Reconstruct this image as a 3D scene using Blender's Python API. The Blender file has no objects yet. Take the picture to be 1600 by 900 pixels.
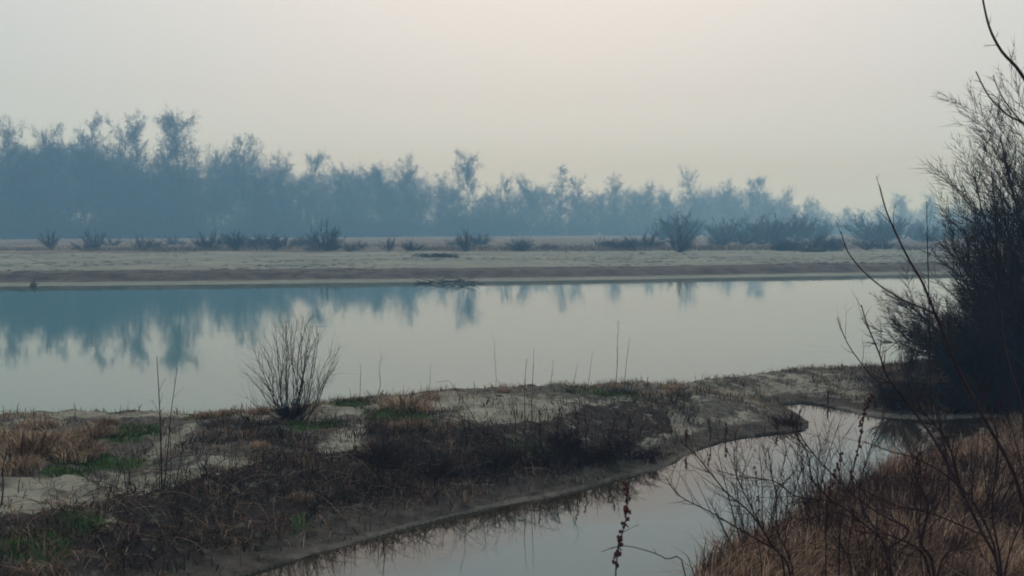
import bpy, math, random
import numpy as np
from math import radians as R, sin, cos, pi

S = bpy.context.scene
COL = S.collection

# ------------------------------------------------------------------ camera
CAM_H = 3.2            # eye height above the water
FPX = 1700.0           # focal length in photograph pixels (1600 wide)
HOR = 361.0            # horizon row in the photograph
PITCH = math.atan((450 - HOR) / FPX)
cd = bpy.data.cameras.new("camera")
cam = bpy.data.objects.new("camera", cd)
COL.objects.link(cam)
cam.location = (0, 0, CAM_H)
cam.rotation_euler = (pi / 2 - PITCH, 0, 0)
cd.sensor_width = 36
cd.lens = 36 * FPX / 1600
cd.clip_end = 3000
cd.dof.use_dof = True
cd.dof.focus_distance = 14.0
cd.dof.aperture_fstop = 3.4
S.camera = cam

# ------------------------------------------------------------------ world
SUN_EL = R(38)
W = bpy.data.worlds.new("World")
S.world = W
W.use_nodes = True
nt = W.node_tree
nt.nodes.clear()
N = nt.nodes.new
L = nt.links.new
out = N('ShaderNodeOutputWorld')
bg = N('ShaderNodeBackground')
sky = N('ShaderNodeTexSky')
sky.sky_type = 'NISHITA'
sky.sun_disc = False
sky.sun_elevation = SUN_EL
sky.sun_rotation = R(3)
sky.dust_density = 6
tc = N('ShaderNodeTexCoord')
sep = N('ShaderNodeSeparateXYZ')
L(tc.outputs['Generated'], sep.inputs[0])
cl = N('ShaderNodeMapRange')
cl.inputs['From Min'].default_value = 0.0
cl.inputs['From Max'].default_value = 0.35
L(sep.outputs['Z'], cl.inputs['Value'])
rp = N('ShaderNodeValToRGB')
SK = 10.0              # the overcast deck, in the sky texture's own bright units
rp.color_ramp.elements[0].position = 0.0
rp.color_ramp.elements[0].color = (0.55, 0.95, 1.19, 1)
rp.color_ramp.elements[1].position = 1.0
rp.color_ramp.elements[1].color = (0.51, 0.605, 0.665, 1)
e = rp.color_ramp.elements.new(0.35)
e.color = (0.50, 0.668, 0.765, 1)
L(cl.outputs[0], rp.inputs[0])
# the sun glowing through the overcast, a broad soft lobe round its direction
dt = N('ShaderNodeVectorMath')
dt.operation = 'DOT_PRODUCT'
L(tc.outputs['Generated'], dt.inputs[0])
ga = R(3)
dt.inputs[1].default_value = (sin(ga) * cos(SUN_EL), cos(ga) * cos(SUN_EL), sin(SUN_EL))
m1 = N('ShaderNodeMath')
m1.operation = 'MULTIPLY_ADD'
m1.inputs[1].default_value = 1 / .12
m1.inputs[2].default_value = -1 / .12
L(dt.outputs['Value'], m1.inputs[0])
m2 = N('ShaderNodeMath')
m2.operation = 'EXPONENT'
L(m1.outputs[0], m2.inputs[0])
glow = N('ShaderNodeVectorMath')
glow.operation = 'SCALE'
glow.inputs[0].default_value = (.78, .50, .37)
L(m2.outputs[0], glow.inputs['Scale'])
add = N('ShaderNodeVectorMath')
add.operation = 'ADD'
L(rp.outputs[0], add.inputs[0])
L(glow.outputs[0], add.inputs[1])
sc_ = N('ShaderNodeVectorMath')
sc_.operation = 'SCALE'
sc_.inputs['Scale'].default_value = SK
L(add.outputs[0], sc_.inputs[0])
mx = N('ShaderNodeMix')
mx.data_type = 'RGBA'
mx.clamp_result = False
mx.inputs['Factor'].default_value = 0.93
L(sky.outputs[0], mx.inputs['A'])
L(sc_.outputs[0], mx.inputs['B'])
L(mx.outputs['Result'], bg.inputs['Color'])
bg.inputs['Strength'].default_value = 0.1
L(bg.outputs[0], out.inputs['Surface'])

sd = bpy.data.lights.new("sun", 'SUN')
sd.energy = 0.5
sd.angle = R(25)
sd.color = (1.0, 0.95, 0.88)
sun = bpy.data.objects.new("sun", sd)
COL.objects.link(sun)
sun.rotation_euler = (pi / 2 - SUN_EL, 0, R(177))   # shines from ahead of the camera

S.view_settings.view_transform = 'Standard'
S.view_settings.look = 'None'
S.view_settings.exposure = 0
S.view_settings.gamma = 1
S.cycles.volume_bounces = 1
S.cycles.max_bounces = 6
S.cycles.filter_width = 1.8 if hasattr(S.cycles, 'filter_width') else 1.5

rnd = random.Random(7)
rng = np.random.default_rng(7)

# ------------------------------------------------------------------ projection helpers
def ray(u, v):
    a, b = (u - 800) / FPX, (450 - v) / FPX
    y = cos(PITCH) + b * sin(PITCH)
    z = -sin(PITCH) + b * cos(PITCH)
    return a / y, z / y            # x per metre of depth, z per metre of depth

def on_plane(u, v, z=0.0):
    a, b = ray(u, v)
    d = (z - CAM_H) / b
    return (a * d, d)

def at(u, v, d):
    a, b = ray(u, v)
    return (a * d, d, CAM_H + b * d)

# ------------------------------------------------------------------ object helpers
def tag(o, label=None, cat=None, group=None, kind=None):
    for k, val in (('label', label), ('category', cat), ('group', group), ('kind', kind)):
        if val:
            o[k] = val
    return o

def mesh_np(name, V, T, mats=(), smooth=False):
    V = np.ascontiguousarray(V, dtype=np.float32)
    T = np.ascontiguousarray(T, dtype=np.int32)
    n, k = T.shape
    me = bpy.data.meshes.new(name)
    me.vertices.add(len(V))
    me.vertices.foreach_set('co', V.ravel())
    me.loops.add(n * k)
    me.loops.foreach_set('vertex_index', T.ravel())
    me.polygons.add(n)
    me.polygons.foreach_set('loop_start', np.arange(0, n * k, k, dtype=np.int32))
    if smooth:
        me.polygons.foreach_set('use_smooth', np.ones(n, dtype=bool))
    for m in mats:
        me.materials.append(m)
    me.update(calc_edges=True)
    return me

def link(name, me, parent=None, loc=(0, 0, 0), rz=0.0, sc=(1, 1, 1)):
    o = bpy.data.objects.new(name, me)
    COL.objects.link(o)
    o.location = loc
    o.rotation_euler = (0, 0, rz)
    o.scale = sc
    if parent:
        o.parent = parent
    return o

def segs_mesh(segs, sides=3, spike=False):
    """segs: rows (p0xyz, p1xyz, r0, r1) -> verts, tris of open tapered prisms"""
    A = np.array(segs, dtype=np.float64).reshape(-1, 8)
    P0, P1, r0, r1 = A[:, :3], A[:, 3:6], A[:, 6], A[:, 7]
    d = P1 - P0
    ln = np.linalg.norm(d, axis=1, keepdims=True) + 1e-9
    d /= ln
    ref = np.where(np.abs(d[:, 2:3]) > 0.9, np.array([[1.0, 0, 0]]), np.array([[0, 0, 1.0]]))
    u = np.cross(d, ref)
    u /= np.linalg.norm(u, axis=1, keepdims=True) + 1e-9
    w = np.cross(d, u)
    n = len(A)
    ang = np.arange(sides) * 2 * pi / sides
    ring = u[:, None, :] * np.cos(ang)[None, :, None] + w[:, None, :] * np.sin(ang)[None, :, None]
    B = P0[:, None, :] + ring * r0[:, None, None]
    j = np.arange(sides)
    jn = (j + 1) % sides
    if spike:
        V = np.concatenate([B, P1[:, None, :]], 1).reshape(-1, 3)
        base = (np.arange(n) * (sides + 1))[:, None]
        T = np.stack([base + j, base + jn, base + sides + 0 * j], -1).reshape(-1, 3)
        return V, T
    P1e = P1 + d * (r1[:, None] * 0.5)
    Tp = P1e[:, None, :] + ring * r1[:, None, None]
    V = np.concatenate([B, Tp], 1).reshape(-1, 3)
    base = (np.arange(n) * (2 * sides))[:, None]
    a, b, c, e2 = base + j, base + jn, base + sides + jn, base + sides + j
    T = np.concatenate([np.stack([a, b, c], -1).reshape(-1, 3), np.stack([a, c, e2], -1).reshape(-1, 3)])
    return V, T

def join(parts):
    Vs, Ts, o = [], [], 0
    for V, T in parts:
        if len(V) == 0:
            continue
        Vs.append(V)
        Ts.append(T + o)
        o += len(V)
    return np.concatenate(Vs), np.concatenate(Ts)

def norm3(x, y, z):
    l = math.sqrt(x * x + y * y + z * z) or 1
    return x / l, y / l, z / l

def perp(d, r_):
    a = (r_.gauss(0, 1), r_.gauss(0, 1), r_.gauss(0, 1))
    k = a[0] * d[0] + a[1] * d[1] + a[2] * d[2]
    return norm3(a[0] - k * d[0], a[1] - k * d[1], a[2] - k * d[2])

def grow(r_, p, d, Ln, rad, lv, C, out_):
    """recursive branch. C: per-level lists n, wob, up, kids, ang, ratio, start"""
    n = C['n'][lv]
    st = Ln / n
    last = lv == len(C['n']) - 1
    for i in range(n):
        w, up = C['wob'][lv], C['up'][lv]
        d = norm3(d[0] + r_.gauss(0, w), d[1] + r_.gauss(0, w), d[2] + r_.gauss(0, w) + up)
        q = (p[0] + d[0] * st, p[1] + d[1] * st, p[2] + d[2] * st)
        tip = C.get('tip', 0.25)
        ra = rad * (1 - (1 - tip) * i / n)
        rb = rad * (1 - (1 - tip) * (i + 1) / n)
        out_[lv].append((*p, *q, ra, rb))
        t = (i + 1) / n
        if not last and t >= C['start'][lv]:
            k = C['kids'][lv]
            k = int(k) + (r_.random() < k - int(k))
            for _ in range(k):
                pd = perp(d, r_)
                a = R(C['ang'][lv] * r_.uniform(0.65, 1.3))
                cdn = norm3(*(d[m] * cos(a) + pd[m] * sin(a) for m in range(3)))
                f = r_.random()
                s = tuple(p[m] + (q[m] - p[m]) * f for m in range(3))
                prof = 1 - C.get('fall', [0.4] * 6)[lv] * t
                grow(r_, s, cdn, Ln * C['ratio'][lv] * prof * r_.uniform(0.6, 1.2),
                     max(rb * C.get('thin', 0.55), C.get('rmin', 0.004)), lv + 1, C, out_)
        p = q

# ------------------------------------------------------------------ noise
def vnoise(x, y, seed=0):
    xi, yi = np.floor(x).astype(np.int64), np.floor(y).astype(np.int64)
    xf, yf = x - xi, y - yi
    def h(a, b):
        n = (a * 374761393 + b * 668265263 + seed * 982451653) & 0xffffffff
        n = ((n ^ (n >> 13)) * 1274126177) & 0xffffffff
        return ((n ^ (n >> 16)) & 0xffff) / 65535.0
    sx, sy = xf * xf * (3 - 2 * xf), yf * yf * (3 - 2 * yf)
    a = h(xi, yi) * (1 - sx) + h(xi + 1, yi) * sx
    b = h(xi, yi + 1) * (1 - sx) + h(xi + 1, yi + 1) * sx
    return a * (1 - sy) + b * sy - 0.5

def fbm(x, y, sc=1.0, oct=4, seed=0):
    t, a = 0, 1.0
    for k in range(oct):
        t = t + a * vnoise(x * sc * 2 ** k, y * sc * 2 ** k, seed + k)
        a *= 0.5
    return t

# ------------------------------------------------------------------ shore lines (world coordinates)
creek_px = [(-500, 1180), (-100, 1060), (200, 965), (380, 903), (440, 884), (500, 866), (560, 849), (630, 829), (698, 810), (803, 788),
            (860, 779), (908, 767), (960, 752), (1009, 741), (1044, 731), (1070, 716), (1093, 704), (1138, 689), (1204, 680), (1262, 673),
            (1267, 660), (1249, 647), (1222, 633)]
creek_far_px = [(1253, 630), (1289, 635), (1329, 644), (1351, 650), (1431, 656), (1471, 656), (1529, 653), (1700, 652), (2100, 650)]
creek_side = np.array([on_plane(*p) for p in creek_px + creek_far_px])
crest_px = [(-700, 650, .62), (-200, 650, .62), (0, 650, .60), (150, 648, .6), (300, 646, .6), (400, 637, .62), (470, 630, .62), (560, 618, .62), (620, 614, .62),
            (700, 614, .56), (850, 608, .5), (1000, 599, .42), (1100, 591, .36), (1200, 580, .30), (1350, 571, .28),
            (1500, 566, .4), (1700, 560, .5), (2200, 560, .5)]
river_side = []
for u, v, z in crest_px:
    x, y = on_plane(u, v, z)
    d = math.hypot(x, y)
    off = 0.9 + 0.3 * z
    river_side.append((x * (d + off) / d, y * (d + off) / d))
river_side = np.array(river_side)
spit_poly = np.concatenate([creek_side, river_side[::-1]])
bank_px = [(1040, 965), (1075, 905), (1120, 870), (1175, 842), (1240, 812), (1320, 778), (1400, 742), (1480, 697), (1530, 670), (1600, 664), (1800, 668)]
bank_side = np.array([(-14, 4.0), (-6, 5.2), (-2, 6.6), (1.2, 7.8)] + [on_plane(*p) for p in bank_px] + [(40, 22)])
bank_poly = np.concatenate([bank_side, np.array([(40, -40), (-40, -40), (-30, 2)])])
far_px = [(-900, 455), (-300, 450), (0, 447.5), (200, 446), (420, 443.5), (640, 441), (800, 439.5), (1000, 436.5), (1200, 433), (1430, 429),
          (1700, 426), (2300, 420)]
far_side = np.array([on_plane(*p) for p in far_px])

def dist_poly(x, y, P):
    d = np.full(x.shape, 1e9)
    for i in range(len(P) - 1):
        ax, ay = P[i]
        bx, by = P[i + 1]
        vx, vy = bx - ax, by - ay
        t = np.clip(((x - ax) * vx + (y - ay) * vy) / (vx * vx + vy * vy), 0, 1)
        d = np.minimum(d, np.hypot(x - ax - t * vx, y - ay - t * vy))
    return d

def inside(x, y, P):
    c = np.zeros(x.shape, bool)
    n = len(P)
    for i in range(n):
        x1, y1 = P[i]
        x2, y2 = P[(i + 1) % n]
        cond = (y1 > y) != (y2 > y)
        xx = (x2 - x1) * (y - y1) / ((y2 - y1) if y2 != y1 else 1e-9) + x1
        c ^= cond & (x < xx)
    return c

def terrain(x, y, info=False):
    x = np.asarray(x, float)
    y = np.asarray(y, float)
    wob = 0.13 * fbm(x, y, 1.5, 4, 5)
    # spit
    dc = dist_poly(x, y, creek_side)
    dr = dist_poly(x, y, river_side)
    ins = inside(x, y, spit_poly)
    sg = np.where(ins, 1, -1)
    prof_c = np.interp(dc * sg + wob, [-6, -1, 0, .05, .25, .8, 1.7, 2.8, 5], [-1.3, -.3, 0, .035, .06, .22, .50, .60, .66])
    prof_r = np.interp(dr * sg, [-8, -2, 0, .25, .9, 2.0, 4], [-1.4, -.5, 0, .18, .60, .66, .7])
    # the spit gets lower towards the right
    low = np.interp(x, [-8, 0, 2.5, 5, 8, 11], [1.0, 1.0, .80, .62, .50, .8])
    zs = np.where(ins, np.minimum(prof_c, prof_r), np.maximum(np.minimum(prof_c, 0), np.minimum(prof_r, 0)) - 0.02)
    zs = np.where(ins, np.minimum(prof_c, prof_r) * low, np.minimum(prof_c, prof_r))
    amp = np.clip(np.minimum(dc, dr) * sg * 1.2, 0, 1)
    zs = zs + amp * (0.09 * fbm(x, y, .9, 3, 11) + 0.07 * fbm(x, y, 4.0, 3, 12))
    # camera bank
    db = dist_poly(x, y, bank_side)
    ib = inside(x, y, bank_poly)
    zb = np.interp(db * np.where(ib, 1, -1) + 3 * wob, [-5, -1, 0, .4, 1.5, 4, 7], [-1.3, -.3, 0, .12, .28, .42, .65])
    zb = zb + np.where(ib, 1.0 * np.exp(-(x ** 2 + y ** 2) / 14.0), 0)
    zb = zb + np.clip(db, 0, 1) * np.where(ib, 1, 0) * 0.12 * fbm(x, y, 1.5, 3, 21)
    # far bank
    nx = np.interp(x, far_side[:, 0], far_side[:, 1])
    df = (y - nx) * 0.96
    wobf = 1.2 * fbm(x, y, .12, 3, 31)
    zf = np.interp(df, [-30, -3, 0, 2.5, 3.8, 5.0, 6.5, 20, 50, 90, 400], [-1.6, -.4, 0, .09, .12, .50, .62, .78, .98, 1.05, 1.25])
    zf = zf + np.clip((df - 5) * .1, 0, 1) * (0.12 * fbm(x, y, .10, 3, 33) + .05 * fbm(x, y, .7, 2, 34)) + np.clip((df - 1) * .3, 0, 1) * .02 * wobf
    z = np.maximum(np.maximum(zs, zb), np.maximum(zf, -1.5))
    if info:
        return z, dc, dr, ins, db, ib, df
    return z

def gz(x, y):
    return float(terrain(np.array([x]), np.array([y]))[0])

def ground_at(u, v):
    """point where the line of sight through a photograph pixel meets the ground"""
    a, b = ray(u, v)
    d = np.linspace(4, 130, 4000) if v > 395 else np.linspace(60, 420, 4000)
    z = terrain(a * d, d)
    k = np.argmax(CAM_H + b * d <= z)
    return (a * d[k], d[k], float(z[k]))

# ------------------------------------------------------------------ materials
def new_mat(name):
    m = bpy.data.materials.new(name)
    m.use_nodes = True
    t = m.node_tree
    b = t.nodes['Principled BSDF']
    return m, t, b

def noisy(name, c1, c2, scale=3.0, rough=0.95, detail=4, c3=None, scale3=.6, bump=0.0, spec=.06, tone=None):
    m, t, b = new_mat(name)
    g = t.nodes.new('ShaderNodeNewGeometry')
    n = t.nodes.new('ShaderNodeTexNoise')
    n.inputs['Scale'].default_value = scale
    n.inputs['Detail'].default_value = detail
    t.links.new(g.outputs['Position'], n.inputs['Vector'])
    r = t.nodes.new('ShaderNodeValToRGB')
    r.color_ramp.elements[0].position = .35
    r.color_ramp.elements[1].position = .65
    r.color_ramp.elements[0].color = (*c1, 1)
    r.color_ramp.elements[1].color = (*c2, 1)
    t.links.new(n.outputs['Fac'], r.inputs[0])
    col = r.outputs[0]
    if c3:
        n3 = t.nodes.new('ShaderNodeTexNoise')
        n3.inputs['Scale'].default_value = scale3
        t.links.new(g.outputs['Position'], n3.inputs['Vector'])
        mr = t.nodes.new('ShaderNodeMapRange')
        mr.inputs['From Min'].default_value = .48
        mr.inputs['From Max'].default_value = .62
        t.links.new(n3.outputs['Fac'], mr.inputs['Value'])
        mm = t.nodes.new('ShaderNodeMix')
        mm.data_type = 'RGBA'
        t.links.new(mr.outputs[0], mm.inputs['Factor'])
        t.links.new(col, mm.inputs['A'])
        mm.inputs['B'].default_value = (*c3, 1)
        col = mm.outputs['Result']
    if tone:                 # every blade has a tone of its own
        at_ = t.nodes.new('ShaderNodeAttribute')
        at_.attribute_name = 'tone'
        mr = t.nodes.new('ShaderNodeMapRange')
        mr.inputs['To Min'].default_value = tone[0]
        mr.inputs['To Max'].default_value = tone[1]
        t.links.new(at_.outputs['Fac'], mr.inputs['Value'])
        vs = t.nodes.new('ShaderNodeVectorMath')
        vs.operation = 'SCALE'
        t.links.new(col, vs.inputs[0])
        t.links.new(mr.outputs[0], vs.inputs['Scale'])
        col = vs.outputs[0]
    t.links.new(col, b.inputs['Base Color'])
    b.inputs['Roughness'].default_value = rough
    b.inputs['Specular IOR Level'].default_value = spec
    if bump:
        bp = t.nodes.new('ShaderNodeBump')
        bp.inputs['Strength'].default_value = bump
        bp.inputs['Distance'].default_value = .02
        t.links.new(n.outputs['Fac'], bp.inputs['Height'])
        t.links.new(bp.outputs[0], b.inputs['Normal'])
    return m

M = {}
M['far_bark'] = noisy('far_bark', (.035, .033, .034), (.06, .055, .052), .4)
M['bush_bark'] = noisy('bush_bark', (.034, .022, .022), (.062, .042, .040), 2)
M['shrub_bark'] = noisy('shrub_bark', (.045, .036, .033), (.09, .073, .062), 6)
M['red_stem'] = noisy('red_stem', (.03, .016, .018), (.06, .03, .028), 8)
M['dark_stem'] = noisy('dark_stem', (.02, .012, .011), (.05, .031, .027), 8)
M['grey_stem'] = noisy('grey_stem', (.06, .05, .042), (.11, .09, .075), 9)
M['cane'] = noisy('cane', (.09, .05, .042), (.17, .10, .08), 8)
M['matted'] = noisy('matted', (.22, .14, .09), (.42, .31, .21), 6, c3=(.12, .08, .06), scale3=2, tone=(.3, 1.5))
M['seed'] = noisy('seed', (.05, .018, .02), (.11, .035, .03), 30)
M['straw'] = noisy('straw', (.30, .20, .13), (.48, .36, .25), 5, c3=(.18, .11, .07), scale3=1.5, tone=(.4, 1.5))
M['dead_stalk'] = noisy('dead_stalk', (.20, .14, .10), (.34, .26, .19), 6)
M['brown_grass'] = noisy('brown_grass', (.21, .115, .080), (.42, .285, .19), 5, c3=(.08, .045, .036), scale3=1.3, tone=(.15, 1.8))
M['litter'] = noisy('litter', (.016, .012, .010), (.055, .037, .028), 7, c3=(.15, .095, .065), scale3=1.8, tone=(.25, 2.5))
M['green'] = noisy('green', (.025, .050, .016), (.055, .095, .032), 5, c3=(.085, .085, .04), scale3=3, tone=(.5, 1.4))
M['far_heath'] = noisy('far_heath', (.10, .075, .06), (.2, .16, .12), .3)
M['drift'] = noisy('drift', (.05, .045, .042), (.11, .1, .09), 2)
M['pebble'] = noisy('pebble', (.35, .33, .30), (.6, .58, .54), 12)

# ground material: attribute masks mixed with noise
gm, t, b = new_mat('ground_soil')
def nd(kind, **kw):
    n = t.nodes.new(kind)
    for k, v in kw.items():
        setattr(n, k, v)
    return n
def lk(a, c):
    t.links.new(a, c)
geo = nd('ShaderNodeNewGeometry')
def tex(scale, detail=5, rough=.6):
    n = nd('ShaderNodeTexNoise')
    n.inputs['Scale'].default_value = scale
    n.inputs['Detail'].default_value = detail
    n.inputs['Roughness'].default_value = rough
    lk(geo.outputs['Position'], n.inputs['Vector'])
    return n.outputs['Fac']
def ramp(fac, c1, c2, a=.35, b_=.65):
    r = nd('ShaderNodeValToRGB')
    r.color_ramp.elements[0].position = a
    r.color_ramp.elements[1].position = b_
    r.color_ramp.elements[0].color = (*c1, 1)
    r.color_ramp.elements[1].color = (*c2, 1)
    lk(fac, r.inputs[0])
    return r.outputs[0]
def mixc(f, a, b_):
    m = nd('ShaderNodeMix', data_type='RGBA')
    lk(f, m.inputs['Factor'])
    lk(a, m.inputs['A'])
    lk(b_, m.inputs['B'])
    return m.outputs['Result']
def math_(op, a, b_=None, c=None):
    m = nd('ShaderNodeMath', operation=op)
    for i, q in enumerate((a, b_, c)):
        if q is None:
            continue
        if isinstance(q, (int, float)):
            m.inputs[i].default_value = q
        else:
            lk(q, m.inputs[i])
    return m.outputs[0]
def attr(name):
    a = nd('ShaderNodeAttribute', attribute_name=name)
    return a.outputs['Fac']
def edge(mask, noise, lo=.35, hi=.65, w=1.0):
    s = math_('ADD', mask, math_('MULTIPLY', math_('SUBTRACT', noise, .5), w))
    m = nd('ShaderNodeMapRange')
    m.inputs['From Min'].default_value = lo
    m.inputs['From Max'].default_value = hi
    lk(s, m.inputs['Value'])
    return m.outputs[0]
n1, n2, n3, n4 = tex(2.2), tex(9, 6), tex(30, 4), tex(.35, 3)
n5 = tex(5.5, 6, .7)
mud = ramp(n2, (.045, .041, .035), (.14, .13, .11))
sand = ramp(n1, (.15, .145, .115), (.32, .31, .25))
sand = mixc(ramp(n3, (0, 0, 0), (.6, .6, .6), .5, .75), sand, ramp(n2, (.16, .14, .10), (.25, .22, .17)))
green = ramp(n2, (.02, .05, .015), (.06, .10, .03))
dark = ramp(n5, (.010, .008, .007), (.055, .044, .038))
fsand = ramp(tex(.16, 6, .7), (.175, .195, .165), (.275, .29, .24), .38, .62)
fsand = mixc(ramp(tex(1.6, 6, .75), (0, 0, 0), (.8, .8, .8), .48, .62), fsand, ramp(n1, (.13, .145, .125), (.18, .20, .17)))
wetc = ramp(n5, (.028, .024, .021), (.105, .092, .076))
rimc = ramp(n2, (.13, .12, .10), (.26, .235, .20))
fdark = ramp(tex(.8, 4), (.055, .048, .044), (.13, .115, .10))
heath = ramp(tex(.12, 5), (.09, .075, .055), (.21, .185, .14), .4, .6)
c = mixc(edge(attr('sand'), math_('ADD', math_('MULTIPLY', n1, .5), math_('MULTIPLY', n5, .5)), .40, .66, 3.6), mud, sand)
c = mixc(edge(attr('green'), n5, .45, .65, 1.6), c, green)
c = mixc(edge(attr('dark'), n5, .35, .65, 3.0), c, dark)
c = mixc(edge(attr('wet'), n2, .4, .6, .4), c, wetc)
sz = nd('ShaderNodeSeparateXYZ')
lk(geo.outputs['Position'], sz.inputs[0])
rz_ = nd('ShaderNodeMapRange')        # dried silt in the last centimetres above the water
rz_.inputs['From Min'].default_value = .042
rz_.inputs['From Max'].default_value = .028
lk(sz.outputs['Z'], rz_.inputs['Value'])
c = mixc(math_('MULTIPLY', rz_.outputs[0], attr('rim')), c, rimc)
c = mixc(edge(attr('far'), n1, .4, .6, 0.0), c, fsand)
c = mixc(edge(attr('fardark'), tex(.45, 6, .7), .3, .7, 1.6), c, fdark)
c = mixc(edge(attr('heath'), tex(.25, 4), .4, .6, .5), c, heath)
lk(c, b.inputs['Base Color'])
b.inputs['Roughness'].default_value = .92
b.inputs['Specular IOR Level'].default_value = .08
bp = nd('ShaderNodeBump')
bp.inputs['Strength'].default_value = .7
bp.inputs['Distance'].default_value = .05
lk(math_('ADD', n2, math_('MULTIPLY', n3, .5)), bp.inputs['Height'])
lk(bp.outputs[0], b.inputs['Normal'])
M['ground'] = gm

# water
wm, t, b = new_mat('river_water')
b.inputs['Roughness'].default_value = .035
b.inputs['IOR'].default_value = 1.333
geo = nd('ShaderNodeNewGeometry')
sh_ = nd('ShaderNodeAttribute', attribute_name='shallow')
wc = nd('ShaderNodeMix', data_type='RGBA')      # brown bed near shore plus brown reflection tint painted in, silty blue-green beyond
cr_ = nd('ShaderNodeAttribute', attribute_name='creek')
wo = nd('ShaderNodeMix', data_type='RGBA')
wo.inputs['A'].default_value = (.022, .112, .100, 1)
wo.inputs['B'].default_value = (.030, .118, .140, 1)
lk(cr_.outputs['Fac'], wo.inputs['Factor'])
lk(wo.outputs['Result'], wc.inputs['A'])
wc.inputs['B'].default_value = (.030, .024, .015, 1)
lk(sh_.outputs['Fac'], wc.inputs['Factor'])
lk(wc.outputs['Result'], b.inputs['Base Color'])
mp = nd('ShaderNodeMapping')
mp.inputs['Scale'].default_value = (.35, 1.1, 1)
lk(geo.outputs['Position'], mp.inputs['Vector'])
wn = nd('ShaderNodeTexNoise')
wn.inputs['Scale'].default_value = 1.3
wn.inputs['Detail'].default_value = 3
lk(mp.outputs[0], wn.inputs['Vector'])
bp = nd('ShaderNodeBump')
bp.inputs['Strength'].default_value = .25
bp.inputs['Distance'].default_value = .006
wl = nd('ShaderNodeTexNoise')          # breeze patches
wl.inputs['Scale'].default_value = .09
lk(mp.outputs[0], wl.inputs['Vector'])
wm_ = nd('ShaderNodeMapRange')
wm_.inputs['From Min'].default_value = .5
wm_.inputs['From Max'].default_value = .68
wm_.inputs['To Min'].default_value = .15
wm_.inputs['To Max'].default_value = .9
lk(wl.outputs['Fac'], wm_.inputs['Value'])
lk(wm_.outputs[0], bp.inputs['Strength'])
lk(wn.outputs['Fac'], bp.inputs['Height'])
lk(bp.outputs[0], b.inputs['Normal'])
M['water'] = wm

# ------------------------------------------------------------------ the ground sheet
GR = 790.0
az = np.concatenate([np.linspace(-180, -60, 24, endpoint=False), np.linspace(-60, -31, 40, endpoint=False),
                     np.linspace(-31, 31, 440, endpoint=False), np.linspace(31, 60, 40, endpoint=False),
                     np.linspace(60, 180, 24, endpoint=False)])
rr = np.concatenate([np.linspace(.5, 7.5, 16, endpoint=False), np.exp(np.linspace(math.log(7.5), math.log(26), 300, endpoint=False)),
                     np.exp(np.linspace(math.log(26), math.log(60), 20, endpoint=False)),
                     np.exp(np.linspace(math.log(60), math.log(90), 110, endpoint=False)),
                     np.exp(np.linspace(math.log(90), math.log(GR), 80))])
AZ, RR = np.meshgrid(np.radians(az), rr)
GX, GY = RR * np.sin(AZ), RR * np.cos(AZ)
Z, dc, dr, ins, db, ib, df = terrain(GX, GY, True)
nr, na = GX.shape
V = np.stack([GX, GY, Z], -1).reshape(-1, 3)
i0 = (np.arange(nr - 1)[:, None] * na + np.arange(na)[None, :])
i1 = (np.arange(nr - 1)[:, None] * na + (np.arange(na)[None, :] + 1) % na)
Q = np.stack([i0, i1, i1 + na, i0 + na], -1).reshape(-1, 4)[:, ::-1]
me = mesh_np('ground', V, Q, [M['ground']], smooth=True)

def ell(X, Y, u, v, du, dv, z=.5, power=1.0, tilt=0):
    """soft world-space patch on the ground: 1 inside, 0 outside"""
    cx, cy = on_plane(u, v, z)
    ry = (on_plane(u, v - dv, z)[1] - on_plane(u, v + dv, z)[1]) / 2
    rx = du * cy / FPX
    dx, dy = X - cx, Y - cy
    dy = dy - tilt * dx
    q = np.sqrt((dx / rx) ** 2 + (dy / ry) ** 2)
    return np.clip((1.6 - q) / 1.1, 0, 1) * power

sand_px = [(820, 648, 120, 24, .5), (930, 662, 110, 16, .45), (700, 632, 90, 12, .55), (535, 690, 34, 24, .6), (268, 690, 17, 22, .6),
           (1160, 604, 190, 14, .35, .6), (1270, 598, 150, 20, .3, .65), (1120, 640, 170, 22, .35, .45), (150, 752, 270, 20, .6, .8), (30, 780, 160, 18, .6, .8), (420, 724, 150, 11, .6, .8), (300, 738, 150, 14, .6, .8),
           (620, 700, 170, 6, .6, .7), (150, 653, 300, 5, .6, .8), (60, 668, 40, 6, .6, .7), (300, 652, 150, 6, .6, .8), (560, 645, 60, 7, .6), (1010, 640, 90, 12, .4)]
green_px = [(205, 684, 42, 12, .6), (160, 716, 75, 8, .6), (105, 735, 40, 7, .6), (620, 652, 55, 8, .6), (655, 660, 30, 5, .6),
            (550, 632, 44, 8, .6), (60, 868, 60, 18, .3), (130, 820, 40, 12, .4), (330, 655, 40, 5, .6), (960, 620, 90, 7, .45, .6),
            (480, 665, 45, 6, .6), (830, 684, 40, 4, .45), (1060, 625, 40, 6, .4, .5), (470, 770, 16, 10, .5)]
dark_px = [(430, 684, 110, 14, .6, .8), (380, 668, 80, 8, .6, .8), (640, 690, 90, 10, .6), (640, 668, 120, 10, .6), (160, 830, 300, 26, .45), (480, 792, 350, 28, .45), (720, 740, 260, 28, .4),
           (930, 705, 130, 25, .35), (1040, 690, 90, 14, .3), (1130, 672, 120, 9, .3, .8), (1225, 652, 45, 12, .25, .8), (1470, 610, 150, 25, .3), (1620, 600, 170, 40, .3),
           (1380, 600, 60, 10, .3, .5)]
def mask(lst, X, Y):
    m = np.zeros(X.shape)
    for p in lst:
        m = np.maximum(m, ell(X, Y, *p))
    return m
onspit = ins.astype(float)
A = {}
A['sand'] = mask(sand_px, GX, GY) * onspit
A['green'] = mask(green_px, GX, GY) * onspit
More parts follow.
